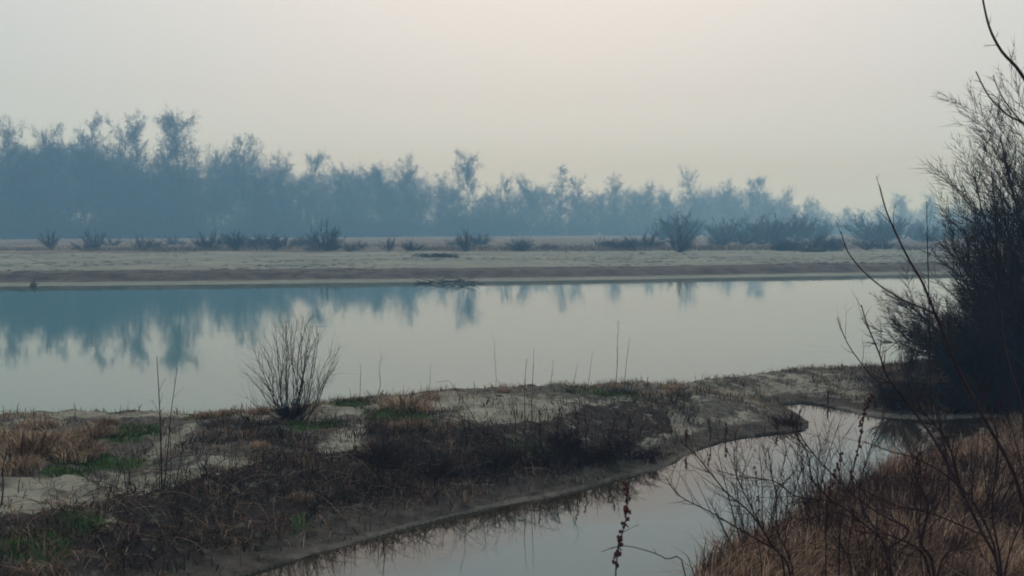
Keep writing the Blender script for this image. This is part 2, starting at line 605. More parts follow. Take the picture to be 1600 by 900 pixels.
A['dark'] = np.maximum(mask(dark_px, GX, GY) * .85 * onspit * (1 - .6 * A['sand']), np.where(ins & (dc > .7) & (dc < 1.9) & (GX < 2.5), .8, 0))
A['dark'] = np.maximum(A['dark'], np.where(ib & (db > .3), .75, 0))
A['dark'] *= (1 - .9 * A['green'])
A['wet'] = np.where(ins, np.clip(1.25 - dc / .65, 0, 1), 0) + np.where(ib, np.clip(1.3 - db / .5, 0, 1), 0)
A['rim'] = .9 * np.where((GY < 15.8) | ((GX > 5.8) & (GY < 19.5)), 1, 0) * (df < -5) * np.clip(.9 + 1.2 * fbm(GX, GY, .5, 2, 77), 0, 1)
A['far'] = np.where(df > 0, 1.0, 0)
A['fardark'] = np.interp(df, [2.4, 3.0, 5.2, 7.5, 9.5], [0, 1, 1, .55, 0]) * (df > 0)
A['heath'] = np.interp(df, [44, 52], [0, 1]) 
for k, a in A.items():
    at_ = me.attributes.new(k, 'FLOAT', 'POINT')
    at_.data.foreach_set('value', np.ascontiguousarray(np.clip(a, 0, 1).ravel(), dtype=np.float32))
tag(link('ground', me), kind='structure')

# the water sheet
xs = np.concatenate([[-300, -60, -20], np.linspace(-9, 13, 150), [25, 70, 300]])
ys = np.concatenate([[-20, 2], np.linspace(6, 24, 130), [30, 40, 60, 100, 180]])
WX, WY = np.meshgrid(xs, ys)
_, wdc, wdr, wins, wdb, wib, wdf = terrain(WX, WY, True)
nx_ = len(xs)
i0 = (np.arange(len(ys) - 1)[:, None] * nx_ + np.arange(nx_ - 1)[None, :])
wq = np.stack([i0, i0 + 1, i0 + 1 + nx_, i0 + nx_], -1).reshape(-1, 4)
wme = mesh_np('river', np.stack([WX, WY, 0 * WX], -1).reshape(-1, 3), wq, [M['water']], smooth=True)
a_ = wme.attributes.new('shallow', 'FLOAT', 'POINT')
wsh = np.clip(1.3 - wdc / (1.2 + .5 * fbm(WX, WY, .7, 2, 88)), 0, 1)  # bed brown, which also colours the bank's dark reflection along the shore
wsh = np.maximum(wsh, np.clip((WX - 5.2) / .8, 0, 1)) * (WY < 20.5)  # right arm browned throughout: the bush's dark reflection put into the colour
a_.data.foreach_set('value', wsh.ravel().astype(np.float32))
a_ = wme.attributes.new('creek', 'FLOAT', 'POINT')
a_.data.foreach_set('value', ((WY < 20.5) & (wdr > .5) & ~((WX < 0) & (WY > 15)) ).astype(np.float32).ravel())
tag(link('river', wme), kind='structure')

# ------------------------------------------------------------------ far wood
def pack(lv_lists, thick, fine_spike=True, sides=4):
    """wood (thick levels) and twigs (fine levels) as two meshes"""
    a = [s for l in range(thick) for s in lv_lists[l]]
    bq = [s for l in range(thick, len(lv_lists)) for s in lv_lists[l]]
    return segs_mesh(a, sides), segs_mesh(bq, 3, fine_spike)

def make_tree(seed, kind, fine=1.0, rt=.022):
    r_ = random.Random(seed)
    o = [[] for _ in range(4)]
    base = dict(tip=.22, thin=.5, rmin=rt)
    if kind == 'round':      # bare trunk under a round crown
        C = dict(base, n=[10, 6, 4, 1], wob=[.05, .14, .22, 0], up=[.05, .03, .0, 0], kids=[5, 3, 4.4 * fine, 0],
                 ang=[70, 48, 55, 0], ratio=[.36, .55, .55, 0], start=[.5, .2, 0, 0], fall=[.2, .3, .3, 0])
    elif kind == 'slim':
        C = dict(base, n=[12, 4, 3, 1], wob=[.03, .12, .2, 0], up=[.06, .08, .0, 0], kids=[4.0, 2.8, 4.0 * fine, 0],
                 ang=[55, 45, 50, 0], ratio=[.22, .55, .60, 0], start=[.3, .2, 0, 0], fall=[.2, .3, .3, 0])
    elif kind == 'wide':
        C = dict(base, n=[9, 6, 4, 1], wob=[.08, .14, .22, 0], up=[.04, .03, -.01, 0], kids=[4.4, 2.8, 4.0 * fine, 0],
                 ang=[66, 48, 55, 0], ratio=[.44, .50, .55, 0], start=[.2, .15, 0, 0], fall=[.35, .3, .3, 0])
    else:                    # tall forked
        C = dict(base, n=[10, 6, 4, 1], wob=[.08, .13, .22, 0], up=[.05, .06, .0, 0], kids=[4.0, 2.8, 4.0 * fine, 0],
                 ang=[52, 46, 52, 0], ratio=[.42, .46, .55, 0], start=[.25, .2, 0, 0], fall=[.35, .3, .3, 0])
    grow(r_, (0, 0, -.3), (0, 0, 1), 9.6, .10, 0, C, o)     # template is ten metres tall
    return o

templates = {}
for kd in ('round', 'slim', 'wide', 'tall'):
    for sd_ in (1, 2):
        o = make_tree(40 + sd_ * 7 + len(kd), kd, 1.0, .0115)
        # real height
        (Va, Ta), (Vb, Tb) = pack(o, 2)
        top = max(Va[:, 2].max(), np.percentile(Vb[:, 2], 99.7))
        ma = mesh_np('trunk', Va / top * 10, Ta, [M['far_bark']])
        mb = mesh_np('crown', Vb / top * 10, Tb, [M['far_bark']])
        templates[(kd, sd_)] = (ma, mb, Va / top, Ta, Vb / top, Tb)

def wood_d(u):
    return float(np.interp(u, [-200, 0, 500, 900, 1100, 1450, 1800], [280, 285, 355, 445, 510, 620, 630]))

trees = [  # u, v_top, kind, variant, width factor, depth offset, label
    (18, 180, 'tall', 1, .9, 0, "hazy bare tree with a spiky top at the far left end of the wood"),
    (78, 194, 'round', 2, .9, 14, "faint round-topped bare tree, second from the left end of the wood"),
    (122, 202, 'wide', 2, .8, 4, "low broad tree in the wood just left of the pale double-topped tree"),
    (155, 178, 'slim', 2, 1.3, 10, "pale bare tree rising behind the left part of the wood, left half of a pair"),
    (182, 184, 'tall', 2, .8, 6, "bare tree close beside the pale one, right half of that pair"),
    (216, 170, 'slim', 1, .9, 12, "thin tree with a small airy top left of the round-crowned one"),
    (243, 196, 'tall', 1, .7, 0, "dark upright tree squeezed between the thin tree and the round-crowned tall tree"),
    (275, 172, 'round', 1, 1.15, -4, "tallest tree of the wood, a round dense crown on a long bare trunk"),
    (332, 224, 'wide', 1, .8, 8, "broad tree in the dip right of the tall round-crowned tree"),
    (386, 209, 'round', 2, .95, 0, "knobbly crowned tree standing up alone over the dip of the wood"),
    (446, 238, 'wide', 2, .9, 6, "even-topped tree right of the knobbly crowned tree"),
    (494, 236, 'round', 1, .9, 40, "palest rounded tree, far behind the wood above the reed strip"),
    (545, 256, 'wide', 1, .8, 4, "tree on the flat stretch of the wood above the dark twiggy bush"),
    (600, 254, 'tall', 2, .9, 6, "left shoulder tree of the mid wood hump"),
    (642, 242, 'wide', 2, .85, 0, "full-crowned tree on top of the mid wood hump"),
    (690, 266, 'slim', 1, .9, 5, "narrow tree in the notch left of the flat-topped tree"),
    (727, 235, 'round', 2, 1.0, 0, "flat-topped wide crown, highest tree in the middle of the wood"),
    (782, 270, 'wide', 1, .8, 6, "low tree right of the flat-topped tree"),
    (832, 272, 'tall', 1, .9, 2, "low tree left of the gap of sky in the wood"),
    (873, 258, 'slim', 2, 1.5, 0, "upright tree with its crown over the small gap of sky"),
    (908, 274, 'tall', 2, .8, 6, "airy tree just right of the small gap of sky"),
    (965, 272, 'wide', 2, .95, 0, "broad dome-crowned tree right of the notch in the wood"),
    (1003, 282, 'tall', 1, .8, 8, "right slope tree of the broad dome"),
    (1050, 290, 'wide', 1, .8, 5, "small tree at the left foot of the pointed tree"),
    (1086, 258, 'wide', 1, .75, 0, "pointed tree standing tall above the right half of the wood"),
    (1140, 280, 'wide', 2, .8, 4, "tree between the pointed tree and the smooth round crown"),
    (1186, 275, 'round', 1, 1.25, 0, "smooth wide round crown in the right half of the wood"),
    (1222, 290, 'wide', 1, .7, 8, "tree on the falling slope right of the smooth round crown"),
    (1266, 306, 'wide', 2, .9, 5, "low tree where the wood drops away to the right"),
    (1330, 322, 'tall', 1, 1.0, 10, "lowest pale tree in the saddle of the wood left of the near willow"),
    (1404, 302, 'round', 2, 1.2, 6, "pale rounded tree seen just left of the near willow bush"),
    (1462, 300, 'wide', 1, 1.0, 8, "pale tree showing behind the left twigs of the near willow bush"),
]
for (u, v, kd, var, wf, off, lab) in trees:
    D = wood_d(u) + off
    x, y, zt = at(u, v, D)
    zb = gz(x, y)
    h = zt - zb
    e_ = bpy.data.objects.new('bare_tree', None)
    COL.objects.link(e_)
    e_.location = (x, y, zb)
    e_.rotation_euler = (0, 0, rnd.uniform(0, 6.28))
    wf *= .62 if kd == 'round' else .78
    e_.scale = (h / 10 * wf, h / 10 * wf, h / 10)
    tag(e_, lab, 'tree', 'bare trees standing out of the wood across the river')
    ma, mb = templates[(kd, var)][:2]
    link('trunk', ma, e_)
    tag(link('crown', mb, e_), kind='stuff')

def scatter(name, meshes, pts, mat, label, cat):
    """one object: geometry nodes set copies of a few meshes on points (x, y, z, width, height, turn, which)"""
    coll = bpy.data.collections.new(name + '_models')
    for k, m_ in enumerate(meshes):
        coll.objects.link(bpy.data.objects.new('%s_model_%d' % (name, k), m_))
    A_ = np.array(pts, dtype=np.float32)
    me_ = bpy.data.meshes.new(name)
    me_.vertices.add(len(A_))
    me_.vertices.foreach_set('co', np.ascontiguousarray(A_[:, :3]).ravel())
    for nm, typ, key, arr in (('size', 'FLOAT_VECTOR', 'vector', A_[:, [3, 3, 4]]), ('turn', 'FLOAT_VECTOR', 'vector', np.stack([0 * A_[:, 5], 0 * A_[:, 5], A_[:, 5]], 1)),
                              ('which', 'INT', 'value', A_[:, 6].astype(np.int32))):
        q_ = me_.attributes.new(nm, typ, 'POINT')
        q_.data.foreach_set(key, np.ascontiguousarray(arr).ravel())
    o = link(name, me_)
    g_ = bpy.data.node_groups.new(name, 'GeometryNodeTree')
    g_.interface.new_socket('Geometry', in_out='INPUT', socket_type='NodeSocketGeometry')
    g_.interface.new_socket('Geometry', in_out='OUTPUT', socket_type='NodeSocketGeometry')
    gi, go = g_.nodes.new('NodeGroupInput'), g_.nodes.new('NodeGroupOutput')
    ip = g_.nodes.new('GeometryNodeInstanceOnPoints')
    ci = g_.nodes.new('GeometryNodeCollectionInfo')
    ci.inputs['Collection'].default_value = coll
    ci.inputs['Separate Children'].default_value = True
    ci.inputs['Reset Children'].default_value = True
    def na(nm, typ):
        n_ = g_.nodes.new('GeometryNodeInputNamedAttribute')
        n_.data_type = typ
        n_.inputs['Name'].default_value = nm
        return n_.outputs['Attribute']
    er = g_.nodes.new('FunctionNodeEulerToRotation')
    g_.links.new(na('turn', 'FLOAT_VECTOR'), er.inputs[0])
    g_.links.new(gi.outputs[0], ip.inputs['Points'])
    g_.links.new(ci.outputs[0], ip.inputs['Instance'])
    ip.inputs['Pick Instance'].default_value = True
    g_.links.new(na('which', 'INT'), ip.inputs['Instance Index'])
    g_.links.new(er.outputs[0], ip.inputs['Rotation'])
    g_.links.new(na('size', 'FLOAT_VECTOR'), ip.inputs['Scale'])
    g_.links.new(ip.outputs[0], go.inputs[0])
    md = o.modifiers.new('copies', 'NODES')
    md.node_group = g_
    return tag(o, label, cat, kind='stuff')

# the mass of the wood behind and between them
env = [(-300, 215), (0, 215), (60, 225), (120, 212), (200, 228), (300, 250), (380, 240), (450, 250), (520, 262), (640, 258), (690, 285), (760, 278), (850, 290),
       (900, 300), (1000, 292), (1050, 305), (1100, 285), (1200, 295), (1260, 312), (1330, 330), (1400, 318), (1500, 312), (1800, 300)]
eu, ev = [p[0] for p in env], [p[1] for p in env]
parts = []
lows = {}
for kd in ('round', 'wide', 'tall'):
    for sd_ in (5, 6):
        o = make_tree(80 + sd_ * 3 + len(kd), kd, .55, .0105)
        (Va, Ta), (Vb, Tb) = pack(o, 2, sides=3)
        top = max(Va[:, 2].max(), np.percentile(Vb[:, 2], 99.7))
        lows[(kd, sd_)] = join([(Va / top, Ta), (Vb / top, Tb)])
low_m = [mesh_np('tree', V_, T_, [M['far_bark']]) for V_, T_ in lows.values()]
pts = []
NW = 500
for k in range(NW):
    u = -280 + 2080 * (k + rnd.random()) / NW
    off = rnd.choice([0, 12, 25, 45, 70, 95, 120])
    D = wood_d(u) + off + rnd.uniform(-4, 4)
    v = float(np.interp(u, eu, ev)) - 4 + rnd.uniform(0, 1) ** .8 * (62 if u < 900 else 42) * (1 if off < 40 else .6)
    x, y, zt = at(u, v, D)
    h = max(zt - 1.0, 5)
    w = h * rnd.uniform(.8, 1.25)
    pts.append((x, y, 1.0, w, h, rnd.uniform(0, 6.28), rnd.randrange(6)))
scatter('riverside_wood', low_m, pts, M['far_bark'], 'mass of bare trees fading blue in the haze across the river', 'wood')

# undergrowth along the front of the wood
def shrub_segs(seed, stems=16, h=1.0, spread=45, kids=(1.6, 2.0), r0=.02, lv=3, wob=.08, up=.06, tipr=.3, seg0=6):
    r_ = random.Random(seed)
    o = [[] for _ in range(lv)]
    C = dict(n=[seg0, 4, 2][:lv], wob=[wob, wob * 1.4, wob * 2][:lv], up=[up, up * 1.2, up][:lv], kids=[kids[0], kids[1], 0][:lv],
             ang=[28, 32, 0][:lv], ratio=[.45, .55, 0][:lv], start=[.25, .2, 0][:lv], fall=[.5, .4, 0][:lv], tip=tipr, thin=.6, rmin=r0 * .3)
    for k in range(stems):
        a = r_.uniform(0, 2 * pi)
        s = R(spread) * math.sqrt(r_.random())
        d = (cos(a) * sin(s), sin(a) * sin(s), cos(s))
        p = (cos(a) * .05 * h * r_.random(), sin(a) * .05 * h * r_.random(), -.05 * h)
        grow(r_, p, d, h * r_.uniform(.65, 1.05), r0 * r_.uniform(.7, 1.2), 0, C, o)
    return o

far_shrubs = {}
sh_m = []
for s in range(4):
    o = shrub_segs(300 + s, 20, 1.0, 64, (2.0, 1.8), .016, 3)
    far_shrubs[s] = o
    sh_m.append(mesh_np('shrub', *segs_mesh([q for l in o for q in l], 3), [M['far_bark']]))
pts = []
for k in range(560):
    u = rnd.uniform(-250, 1750)
    D = wood_d(u) + rnd.uniform(-12, 60)
    if u > 1020 and k % 4 == 0:
        D = rnd.uniform(205, 290)
    x, y = ray(u, 400)[0] * D, D
    h = rnd.uniform(2.5, 10.0) if D > 292 or u < 600 else rnd.uniform(2.4, 6.2)
    pts.append((x, y, 1.0, h * rnd.uniform(1.0, 1.6), h, rnd.uniform(0, 6.28), rnd.randrange(4)))
for k in range(230):
    u = rnd.choice([rnd.uniform(-100, 1480), rnd.gauss(430, 110), rnd.gauss(1200, 140)])
    D = rnd.uniform(121, 175) if k % 3 else rnd.uniform(119, 130)
    x, y = ray(u, 400)[0] * D, D
    if fbm(x, y, .09, 2, 91) < .02:
        continue
    h = rnd.uniform(.4, 1.5) * (1.3 if D > 140 else .9)
    pts.append((x, y, .95, h * rnd.uniform(1.2, 2.6), h, rnd.uniform(0, 6.28), rnd.randrange(4)))
scatter('undergrowth', sh_m, pts, M['far_bark'], 'low bare scrub along the foot of the wood across the river', 'scrub')

# single shrubs on the back edge of the far sandbank
fs = [(80, 390, 30, 26, "small dark shrub near the left end of the far sandbank"),
      (148, 390, 34, 32, "second dark shrub from the left on the far sandbank edge"),
      (222, 390, 22, 40, "low spreading shrub left of the wide thicket behind the sandbank"),
      (330, 391, 32, 44, "left half of the wide shrub thicket behind the far sandbank"),
      (372, 391, 30, 40, "right half of the wide shrub thicket behind the far sandbank"),
      (430, 391, 28, 34, "shrub between the wide thicket and the big hazy shrub on the sandbank edge"),
      (508, 392, 46, 52, "biggest hazy shrub on the sandbank edge, left of centre"),
      (608, 391, 22, 30, "tiny shrub between the big hazy shrub and the fan-shaped one"),
      (731, 392, 32, 36, "fan-shaped shrub behind the driftwood heap on the sandbank"),
      (815, 387, 18, 34, "faint low shrub right of the fan-shaped shrub"),
      (1060, 394, 40, 48, "dark shrub standing forward on the pale sand at the right"),
      (1010, 388, 26, 50, "low scrubby shrub behind and left of the forward dark shrub")]
fsm = []
for s in range(4):
    st = [q for q in far_shrubs[s][0]]
    tw = [q for l in far_shrubs[s][1:] for q in l]
    fsm.append((mesh_np('stem', *segs_mesh(st, 3), [M['far_bark']]), mesh_np('twigs', *segs_mesh(tw, 3), [M['far_bark']])))
for k, (u, v, hp, wp, lab) in enumerate(fs):
    x, y, z = ground_at(u, v)
    h = hp * y / FPX
    w = wp * y / FPX
    e_ = bpy.data.objects.new('bare_shrub', None)
    COL.objects.link(e_)
    e_.location = (x, y, z - .05)
    e_.rotation_euler = (0, 0, k * 1.3)
    e_.scale = (w / 1.25, w / 1.25, h / .95)
    tag(e_, lab, 'shrub', 'shrubs along the back of the far sandbank')
    link('stems', fsm[k % 4][0], e_)
    link('twigs', fsm[k % 4][1], e_)

# dry grass along the back edge of the sandbank and on the flats
def blade_obj(name, V, T, mat, label=None, cat=None):
    me_ = mesh_np(name, V, T, [mat])
    tn = np.repeat(np.random.default_rng(len(V)).random(len(V) // 5), 5).astype(np.float32)
    a_ = me_.attributes.new('tone', 'FLOAT', 'POINT')
    a_.data.foreach_set('value', tn)
    if label is None:
        return me_
    return tag(link(name, me_), label, cat, kind='stuff')

def blades(P, h, w, lean=.5, curl=.6, seed=0, hv=.4, dirbias=None):
    """grass blades: 5 vertices, 3 triangles each. P Nx3"""
    g = np.random.default_rng(seed)
    n = len(P)
    a = g.uniform(0, 2 * pi, n)
    if dirbias is not None:
        a = dirbias + g.normal(0, 1.0, n)
    hh = h * (1 + hv * g.uniform(-1, 1, n)) if np.isscalar(h) else h
    l = lean * g.uniform(.1, 1, n)
    dx, dy = np.cos(a), np.sin(a)
    mid = P + np.stack([dx * l * hh * .35, dy * l * hh * .35, hh * .6 * (1 - .25 * l)], -1)
    tipz = hh * (1 - .55 * l * curl)
    tip = P + np.stack([dx * l * hh * (.8 + .4 * curl), dy * l * hh * (.8 + .4 * curl), tipz], -1)
    f = g.uniform(0, 2 * pi, n)
    sx, sy = np.cos(f), np.sin(f)
    s = np.stack([sx, sy, 0 * sx], -1) * (w * .5)
    Vx = np.stack([P - s, P + s, mid + s * .8, mid - s * .8, tip], 1).reshape(-1, 3)
    b_ = (np.arange(n) * 5)[:, None]
    Tx = np.concatenate([b_ + [[0, 1, 2]], b_ + [[0, 2, 3]], b_ + [[3, 2, 4]]])
    return Vx, Tx

n = 14000
u_ = rng.uniform(-100, 1500, n)
D_ = 116 + rng.exponential(14, n) + 10 * np.interp(u_, [0, 1500], [0, 1]) 
x_ = (u_ - 800) / FPX * D_
keep = fbm(x_, D_, .06, 3, 9) > -.12
x_, D_ = x_[keep], D_[keep]
P = np.stack([x_, D_, terrain(x_, D_) - .02], -1)
Vb, Tb = blades(P, .45, .06, .5, .5, 3)
blade_obj('dry_grass', Vb, Tb, M['far_heath'], 'dry tawny grass fringe along the back edge of the far sandbank', 'grass')

# ------------------------------------------------------------------ driftwood and stump on the far side
def rnd_branch_pile(seed, n, sx, sy, h, r0):
    r_ = random.Random(seed)
    o = []
    for k in range(n):
        x, y = r_.gauss(0, sx * .4), r_.gauss(0, sy * .4)
        a = r_.choice([0, pi]) + r_.gauss(0, .5)
        el = r_.uniform(-.1, .5)
        Ln = r_.uniform(.5, 1.0) * sx * .8
        p = (x - cos(a) * Ln / 2, y - sin(a) * Ln / 2, r_.uniform(0, h * .5))
        d = (cos(a) * cos(el), sin(a) * cos(el), sin(el) * .5)
        m = 5
        for i in range(m):
            d = norm3(d[0] + r_.gauss(0, .12), d[1] + r_.gauss(0, .12), d[2] + r_.gauss(0, .12))
            q2 = tuple(p[j] + d[j] * Ln / m for j in range(3))
            q2 = (q2[0], q2[1], min(max(q2[2], -.02), h))
            ra = r0 * (1 - i / m * .8)
            o.append((*p, *q2, ra, r0 * (1 - (i + 1) / m * .8)))
            p = q2
    return o
x, y, z = ground_at(682, 402)
o = link('driftwood_heap', mesh_np('driftwood_heap', *segs_mesh(rnd_branch_pile(3, 60, 2.2, .6, .32, .06), 5), [M['drift']]), None, (x, y, z))
tag(o, "long low heap of dark driftwood lying on the pale far sandbank", 'driftwood')
x, y = on_plane(722, 443)
o = link('driftwood_branch', mesh_np('driftwood_branch', *segs_mesh(rnd_branch_pile(8, 22, 2.0, .9, .55, .028), 5), [M['drift']]), None, (x, y - .3, -.03))
tag(o, "tangled dead branch stranded in the shallow water at the far shore", 'branch')
x, y = on_plane(690, 443)
o = link('driftwood_stick', mesh_np('driftwood_stick', *segs_mesh(rnd_branch_pile(12, 6, 1.3, .4, .3, .04), 5), [M['drift']]), None, (x - .6, y, -.02))
tag(o, "short dead stick at the far waterline just left of the tangled branch", 'branch')
x, y, z = ground_at(1272, 393)
o = link('driftwood_heap', mesh_np('driftwood_heap', *segs_mesh(rnd_branch_pile(5, 60, 2.4, .8, .38, .07), 5), [M['drift']]), None, (x, y, z))
tag(o, "flat dark heap of brush on the sand below the falling end of the wood", 'driftwood')

# wrack lines of twigs and gravel on the far sandbank
g = np.random.default_rng(404)
n = 5000
u_ = g.uniform(-150, 1500, n)
x0 = (u_ - 800) / FPX * 90
nx_f = np.interp(x0, far_side[:, 0], far_side[:, 1])
band = g.choice([6.5, 9.5, 15, 22, 34, 45], n)
y_ = nx_f + band + g.normal(0, .1, n) * band + 1.5 * fbm(x0, x0 * 0 + band, .05, 3, 405)
x_ = (u_ - 800) / FPX * y_
keep = fbm(x_, y_, .12, 3, 406) + g.normal(0, .25, n) > .05
x_, y_ = x_[keep], y_[keep]
z_ = terrain(x_, y_)
a = g.normal(0, .5, len(x_))
ln = g.uniform(.05, .32, len(x_))
r_w = g.uniform(.006, .018, len(x_))
sg_w = np.stack([x_ - np.cos(a) * ln, y_ - np.sin(a) * ln, z_ + .01, x_ + np.cos(a) * ln, y_ + np.sin(a) * ln, z_ + g.uniform(.0, .06, len(x_)), r_w, r_w * .6], 1)
tag(link('flood_debris', mesh_np('flood_debris', *segs_mesh(sg_w, 4), [M['drift']])), 'thin scattered lines of flood debris on the far sandbank', 'debris', kind='stuff')

def lumpy(seed, r, sq=(1, 1, 1), seg=10, ring=7, amp=.18):
    g = np.random.default_rng(seed)
    th = np.linspace(0, pi, ring + 1)[1:-1]
    ph = np.arange(seg) * 2 * pi / seg
    V = [(0, 0, r * sq[2])]
    for a in th:
        for b2 in ph:
            k = r * (1 + amp * g.uniform(-1, 1))
            V.append((k * sin(a) * cos(b2) * sq[0], k * sin(a) * sin(b2) * sq[1], k * cos(a) * sq[2]))
    V.append((0, 0, -r * sq[2]))
    T = []
    m = len(th)
    for j in range(seg):
        T.append((0, 1 + j, 1 + (j + 1) % seg))
        for i in range(m - 1):
            a, b2 = 1 + i * seg + j, 1 + i * seg + (j + 1) % seg
            T += [(a, a + seg, b2 + seg), (a, b2 + seg, b2)]
        T.append((len(V) - 1, 1 + (m - 1) * seg + (j + 1) % seg, 1 + (m - 1) * seg + j))
    return np.array(V), np.array(T)
x, y = on_plane(54, 447)
Vl, Tl = lumpy(4, .16, (1.1, .9, 1.0))
r2 = [(0, 0, .05, .1, .02, .36, .06, .02), (0, 0, .05, -.16, 0, .3, .05, .015), (0, 0, 0, .3, 0, .1, .05, .02)]
o = link('tree_stump', mesh_np('tree_stump', *join([(Vl, Tl), segs_mesh(r2, 5)]), [M['drift']]), None, (x, y - .2, .05))
tag(o, "small dark stump at the far waterline near the left edge", 'stump')

# ------------------------------------------------------------------ vegetation of the near spit
def scatter_spit(n, seed):
    g = np.random.default_rng(seed)
    x = g.uniform(-9, 12, n)
    y = g.uniform(8, 26, n)
    z, dc_, dr_, in_, db_, ib_, df_ = terrain(x, y, True)
    k = in_ & (z > .03) & (np.abs(x) < y * .55)
    return x[k], y[k], z[k], dc_[k], dr_[k], g

# green turf
x_, y_, z_, dc_, dr_, g = scatter_spit(500000, 5)
m = mask(green_px, x_, y_) + .9 * fbm(x_, y_, 2.2, 3, 41)
k = g.random(len(x_)) < np.clip((m - .3) * 1.4, 0, .9) ** 1.5
P = np.stack([x_[k], y_[k], z_[k] - .01], -1)[:26000]
Vb, Tb = blades(P, .07, .010, .9, .6, 6, .5)
blade_obj('green_turf', Vb, Tb, M['green'], 'patches of short green grass on the near bank', 'grass')

# dry leaf litter and dead stems: dark near the creek, thinner elsewhere
x_, y_, z_, dc_, dr_, g = scatter_spit(420000, 9)
dm = np.maximum(mask(dark_px, x_, y_), np.where((dc_ > .6) & (dc_ < 2.1) & (x_ < 3), .9, 0)) * (1 - .8 * mask(sand_px, x_, y_))
pr = np.clip(dm + .7 * fbm(x_, y_, 1.5, 3, 50), 0.0, 1) ** 1.5 + .08 * (fbm(x_, y_, 3, 3, 51) > .2)
k = (g.random(len(x_)) < pr * .55 + .012) & ((dc_ > .35) | (g.random(len(x_)) < .25)) & (dc_ > .06)
P = np.stack([x_[k], y_[k], z_[k] - .01], -1)[:48000]
Vb, Tb = blades(P, .14, .012, 1.5, 1.0, 10, .7)
blade_obj('dead_litter', Vb, Tb, M['litter'], 'dark dead stems and leaf litter covering the creek side of the bank', 'litter')

# short tawny grass fringe over the bank crest
x_, y_, z_, dc_, dr_, g = scatter_spit(260000, 19)
pr = np.where((dr_ > .35) & (dr_ < 2.2), .5, .06) * (fbm(x_, y_, 1.4, 3, 60) > .02)
k = (g.random(len(x_)) < pr) & (x_ < 7)
P = np.stack([x_[k], y_[k], z_[k] - .01], -1)[:14000]
Vb, Tb = blades(P, .085, .009, 1.0, .6, 20, .6)
blade_obj('tawny_grass', Vb, Tb, M['straw'], 'short tawny dead grass scattered over the crest of the near bank', 'grass')

# straw tussocks, each one a thing
tus_tpl = []
for s in range(4):
    g = np.random.default_rng(70 + s)
    nn = 420
    a = g.uniform(0, 2 * pi, nn)
    r = .32 * np.sqrt(g.random(nn))
    P = np.stack([r * np.cos(a), r * np.sin(a) * .8, 0 * r - .03], -1)
    hh = .30 * (1 - (r / .42) ** 2) * g.uniform(.5, 1.15, nn) + .05
    Vb, Tb = blades(P, hh, .014, 1.1, .9, 90 + s, dirbias=a)
    tus_tpl.append(blade_obj('grass_tussock', Vb, Tb, M['straw']))
tus = [(12, 690, 1.0, "straw tussock at the left edge of the near bank"),
       (52, 705, 1.25, "largest tan straw tussock among the left-hand clump"),
       (92, 690, 1.0, "reddish straw tussock behind the largest one"),
       (122, 712, 1.05, "straw tussock at the right front of the left-hand clump, above the green patch"),
       (60, 668, .75, "small straw tussock at the back of the left-hand clump near the water"),
       (150, 680, .85, "rounded tussock on the right side of the left-hand clump"),
       (20, 735, .9, "straw tussock at the left edge just above the pale muddy path"),
       (165, 664, .6, "little tussock on the crest right of the left-hand clump"),
       (322, 652, .55, "tussock on the crest between the twin stalks and the willow shrub"),
       (352, 647, .45, "small tussock on the crest left of the willow shrub"),
       (405, 645, .55, "tussock directly left of the foot of the willow shrub"),
       (633, 642, 1.3, "tall orange straw tussock on the crest right of the willow shrub"),
       (672, 622, .6, "pale straw tussock at the very edge of the crest beside the tall orange one"),
       (645, 668, .7, "flattened tussock below the tall orange one"),
       (405, 698, .42, "single tan tussock on the dark ground below the willow shrub"),
       (470, 778, .42, "yellow-green tuft alone in the dark litter at lower left"),
       (790, 612, .45, "low tussock on the crest left of the thin stalks"),
       (1045, 608, .5, "low tussock on the crest right of the tall stalk pair"),
       (960, 606, .42, "dark low tuft on the crest at the foot of the tall stalk pair")]
for k, (u, v, s, lab) in enumerate(tus):
    x, y, z = ground_at(u, v)
    o = link('grass_tussock', tus_tpl[k % 4], None, (x, y, z - .01), k * 1.7, (s, s, s * .9))
    tag(o, lab, 'grass tussock', 'straw tussocks on the near bank')

# bramble tangle along the creek side
parts = []
g = random.Random(55)
segs = []
for k in range(520):
    u = g.uniform(470, 1000) if k % 4 else g.uniform(120, 520)
    v = np.interp(u, [100, 500, 700, 1000], [800, 760, 730, 690]) + g.gauss(0, 18)
    x, y = on_plane(u, v, .4)
    z = gz(x, y)
    if z < .15:
        continue
    a = g.uniform(0, 2 * pi)
    Ln = g.uniform(.25, .75) * (1.15 if u > 640 else .75)
    el = g.uniform(.4, 1.35)
    d = (cos(a) * cos(el), sin(a) * cos(el) * .6, sin(el))
    p = (x, y, z - .02)
    m = 6
    r0 = g.uniform(.0025, .006)
    for i in range(m):
        d = norm3(d[0] + g.gauss(0, .12), d[1] + g.gauss(0, .12), d[2] - .16 + g.gauss(0, .12))
        q2 = tuple(p[j] + d[j] * Ln / m for j in range(3))
        segs.append((*p, *q2, r0 * (1 - i / m * .7), r0 * (1 - (i + 1) / m * .7)))
        if g.random() < .55:
            pd = perp(d, g)
            q3 = tuple(q2[j] + (pd[j] * .7 + d[j] * .5) * Ln * .25 for j in range(3))
            segs.append((*q2, *q3, r0 * .5, r0 * .25))
        p = q2
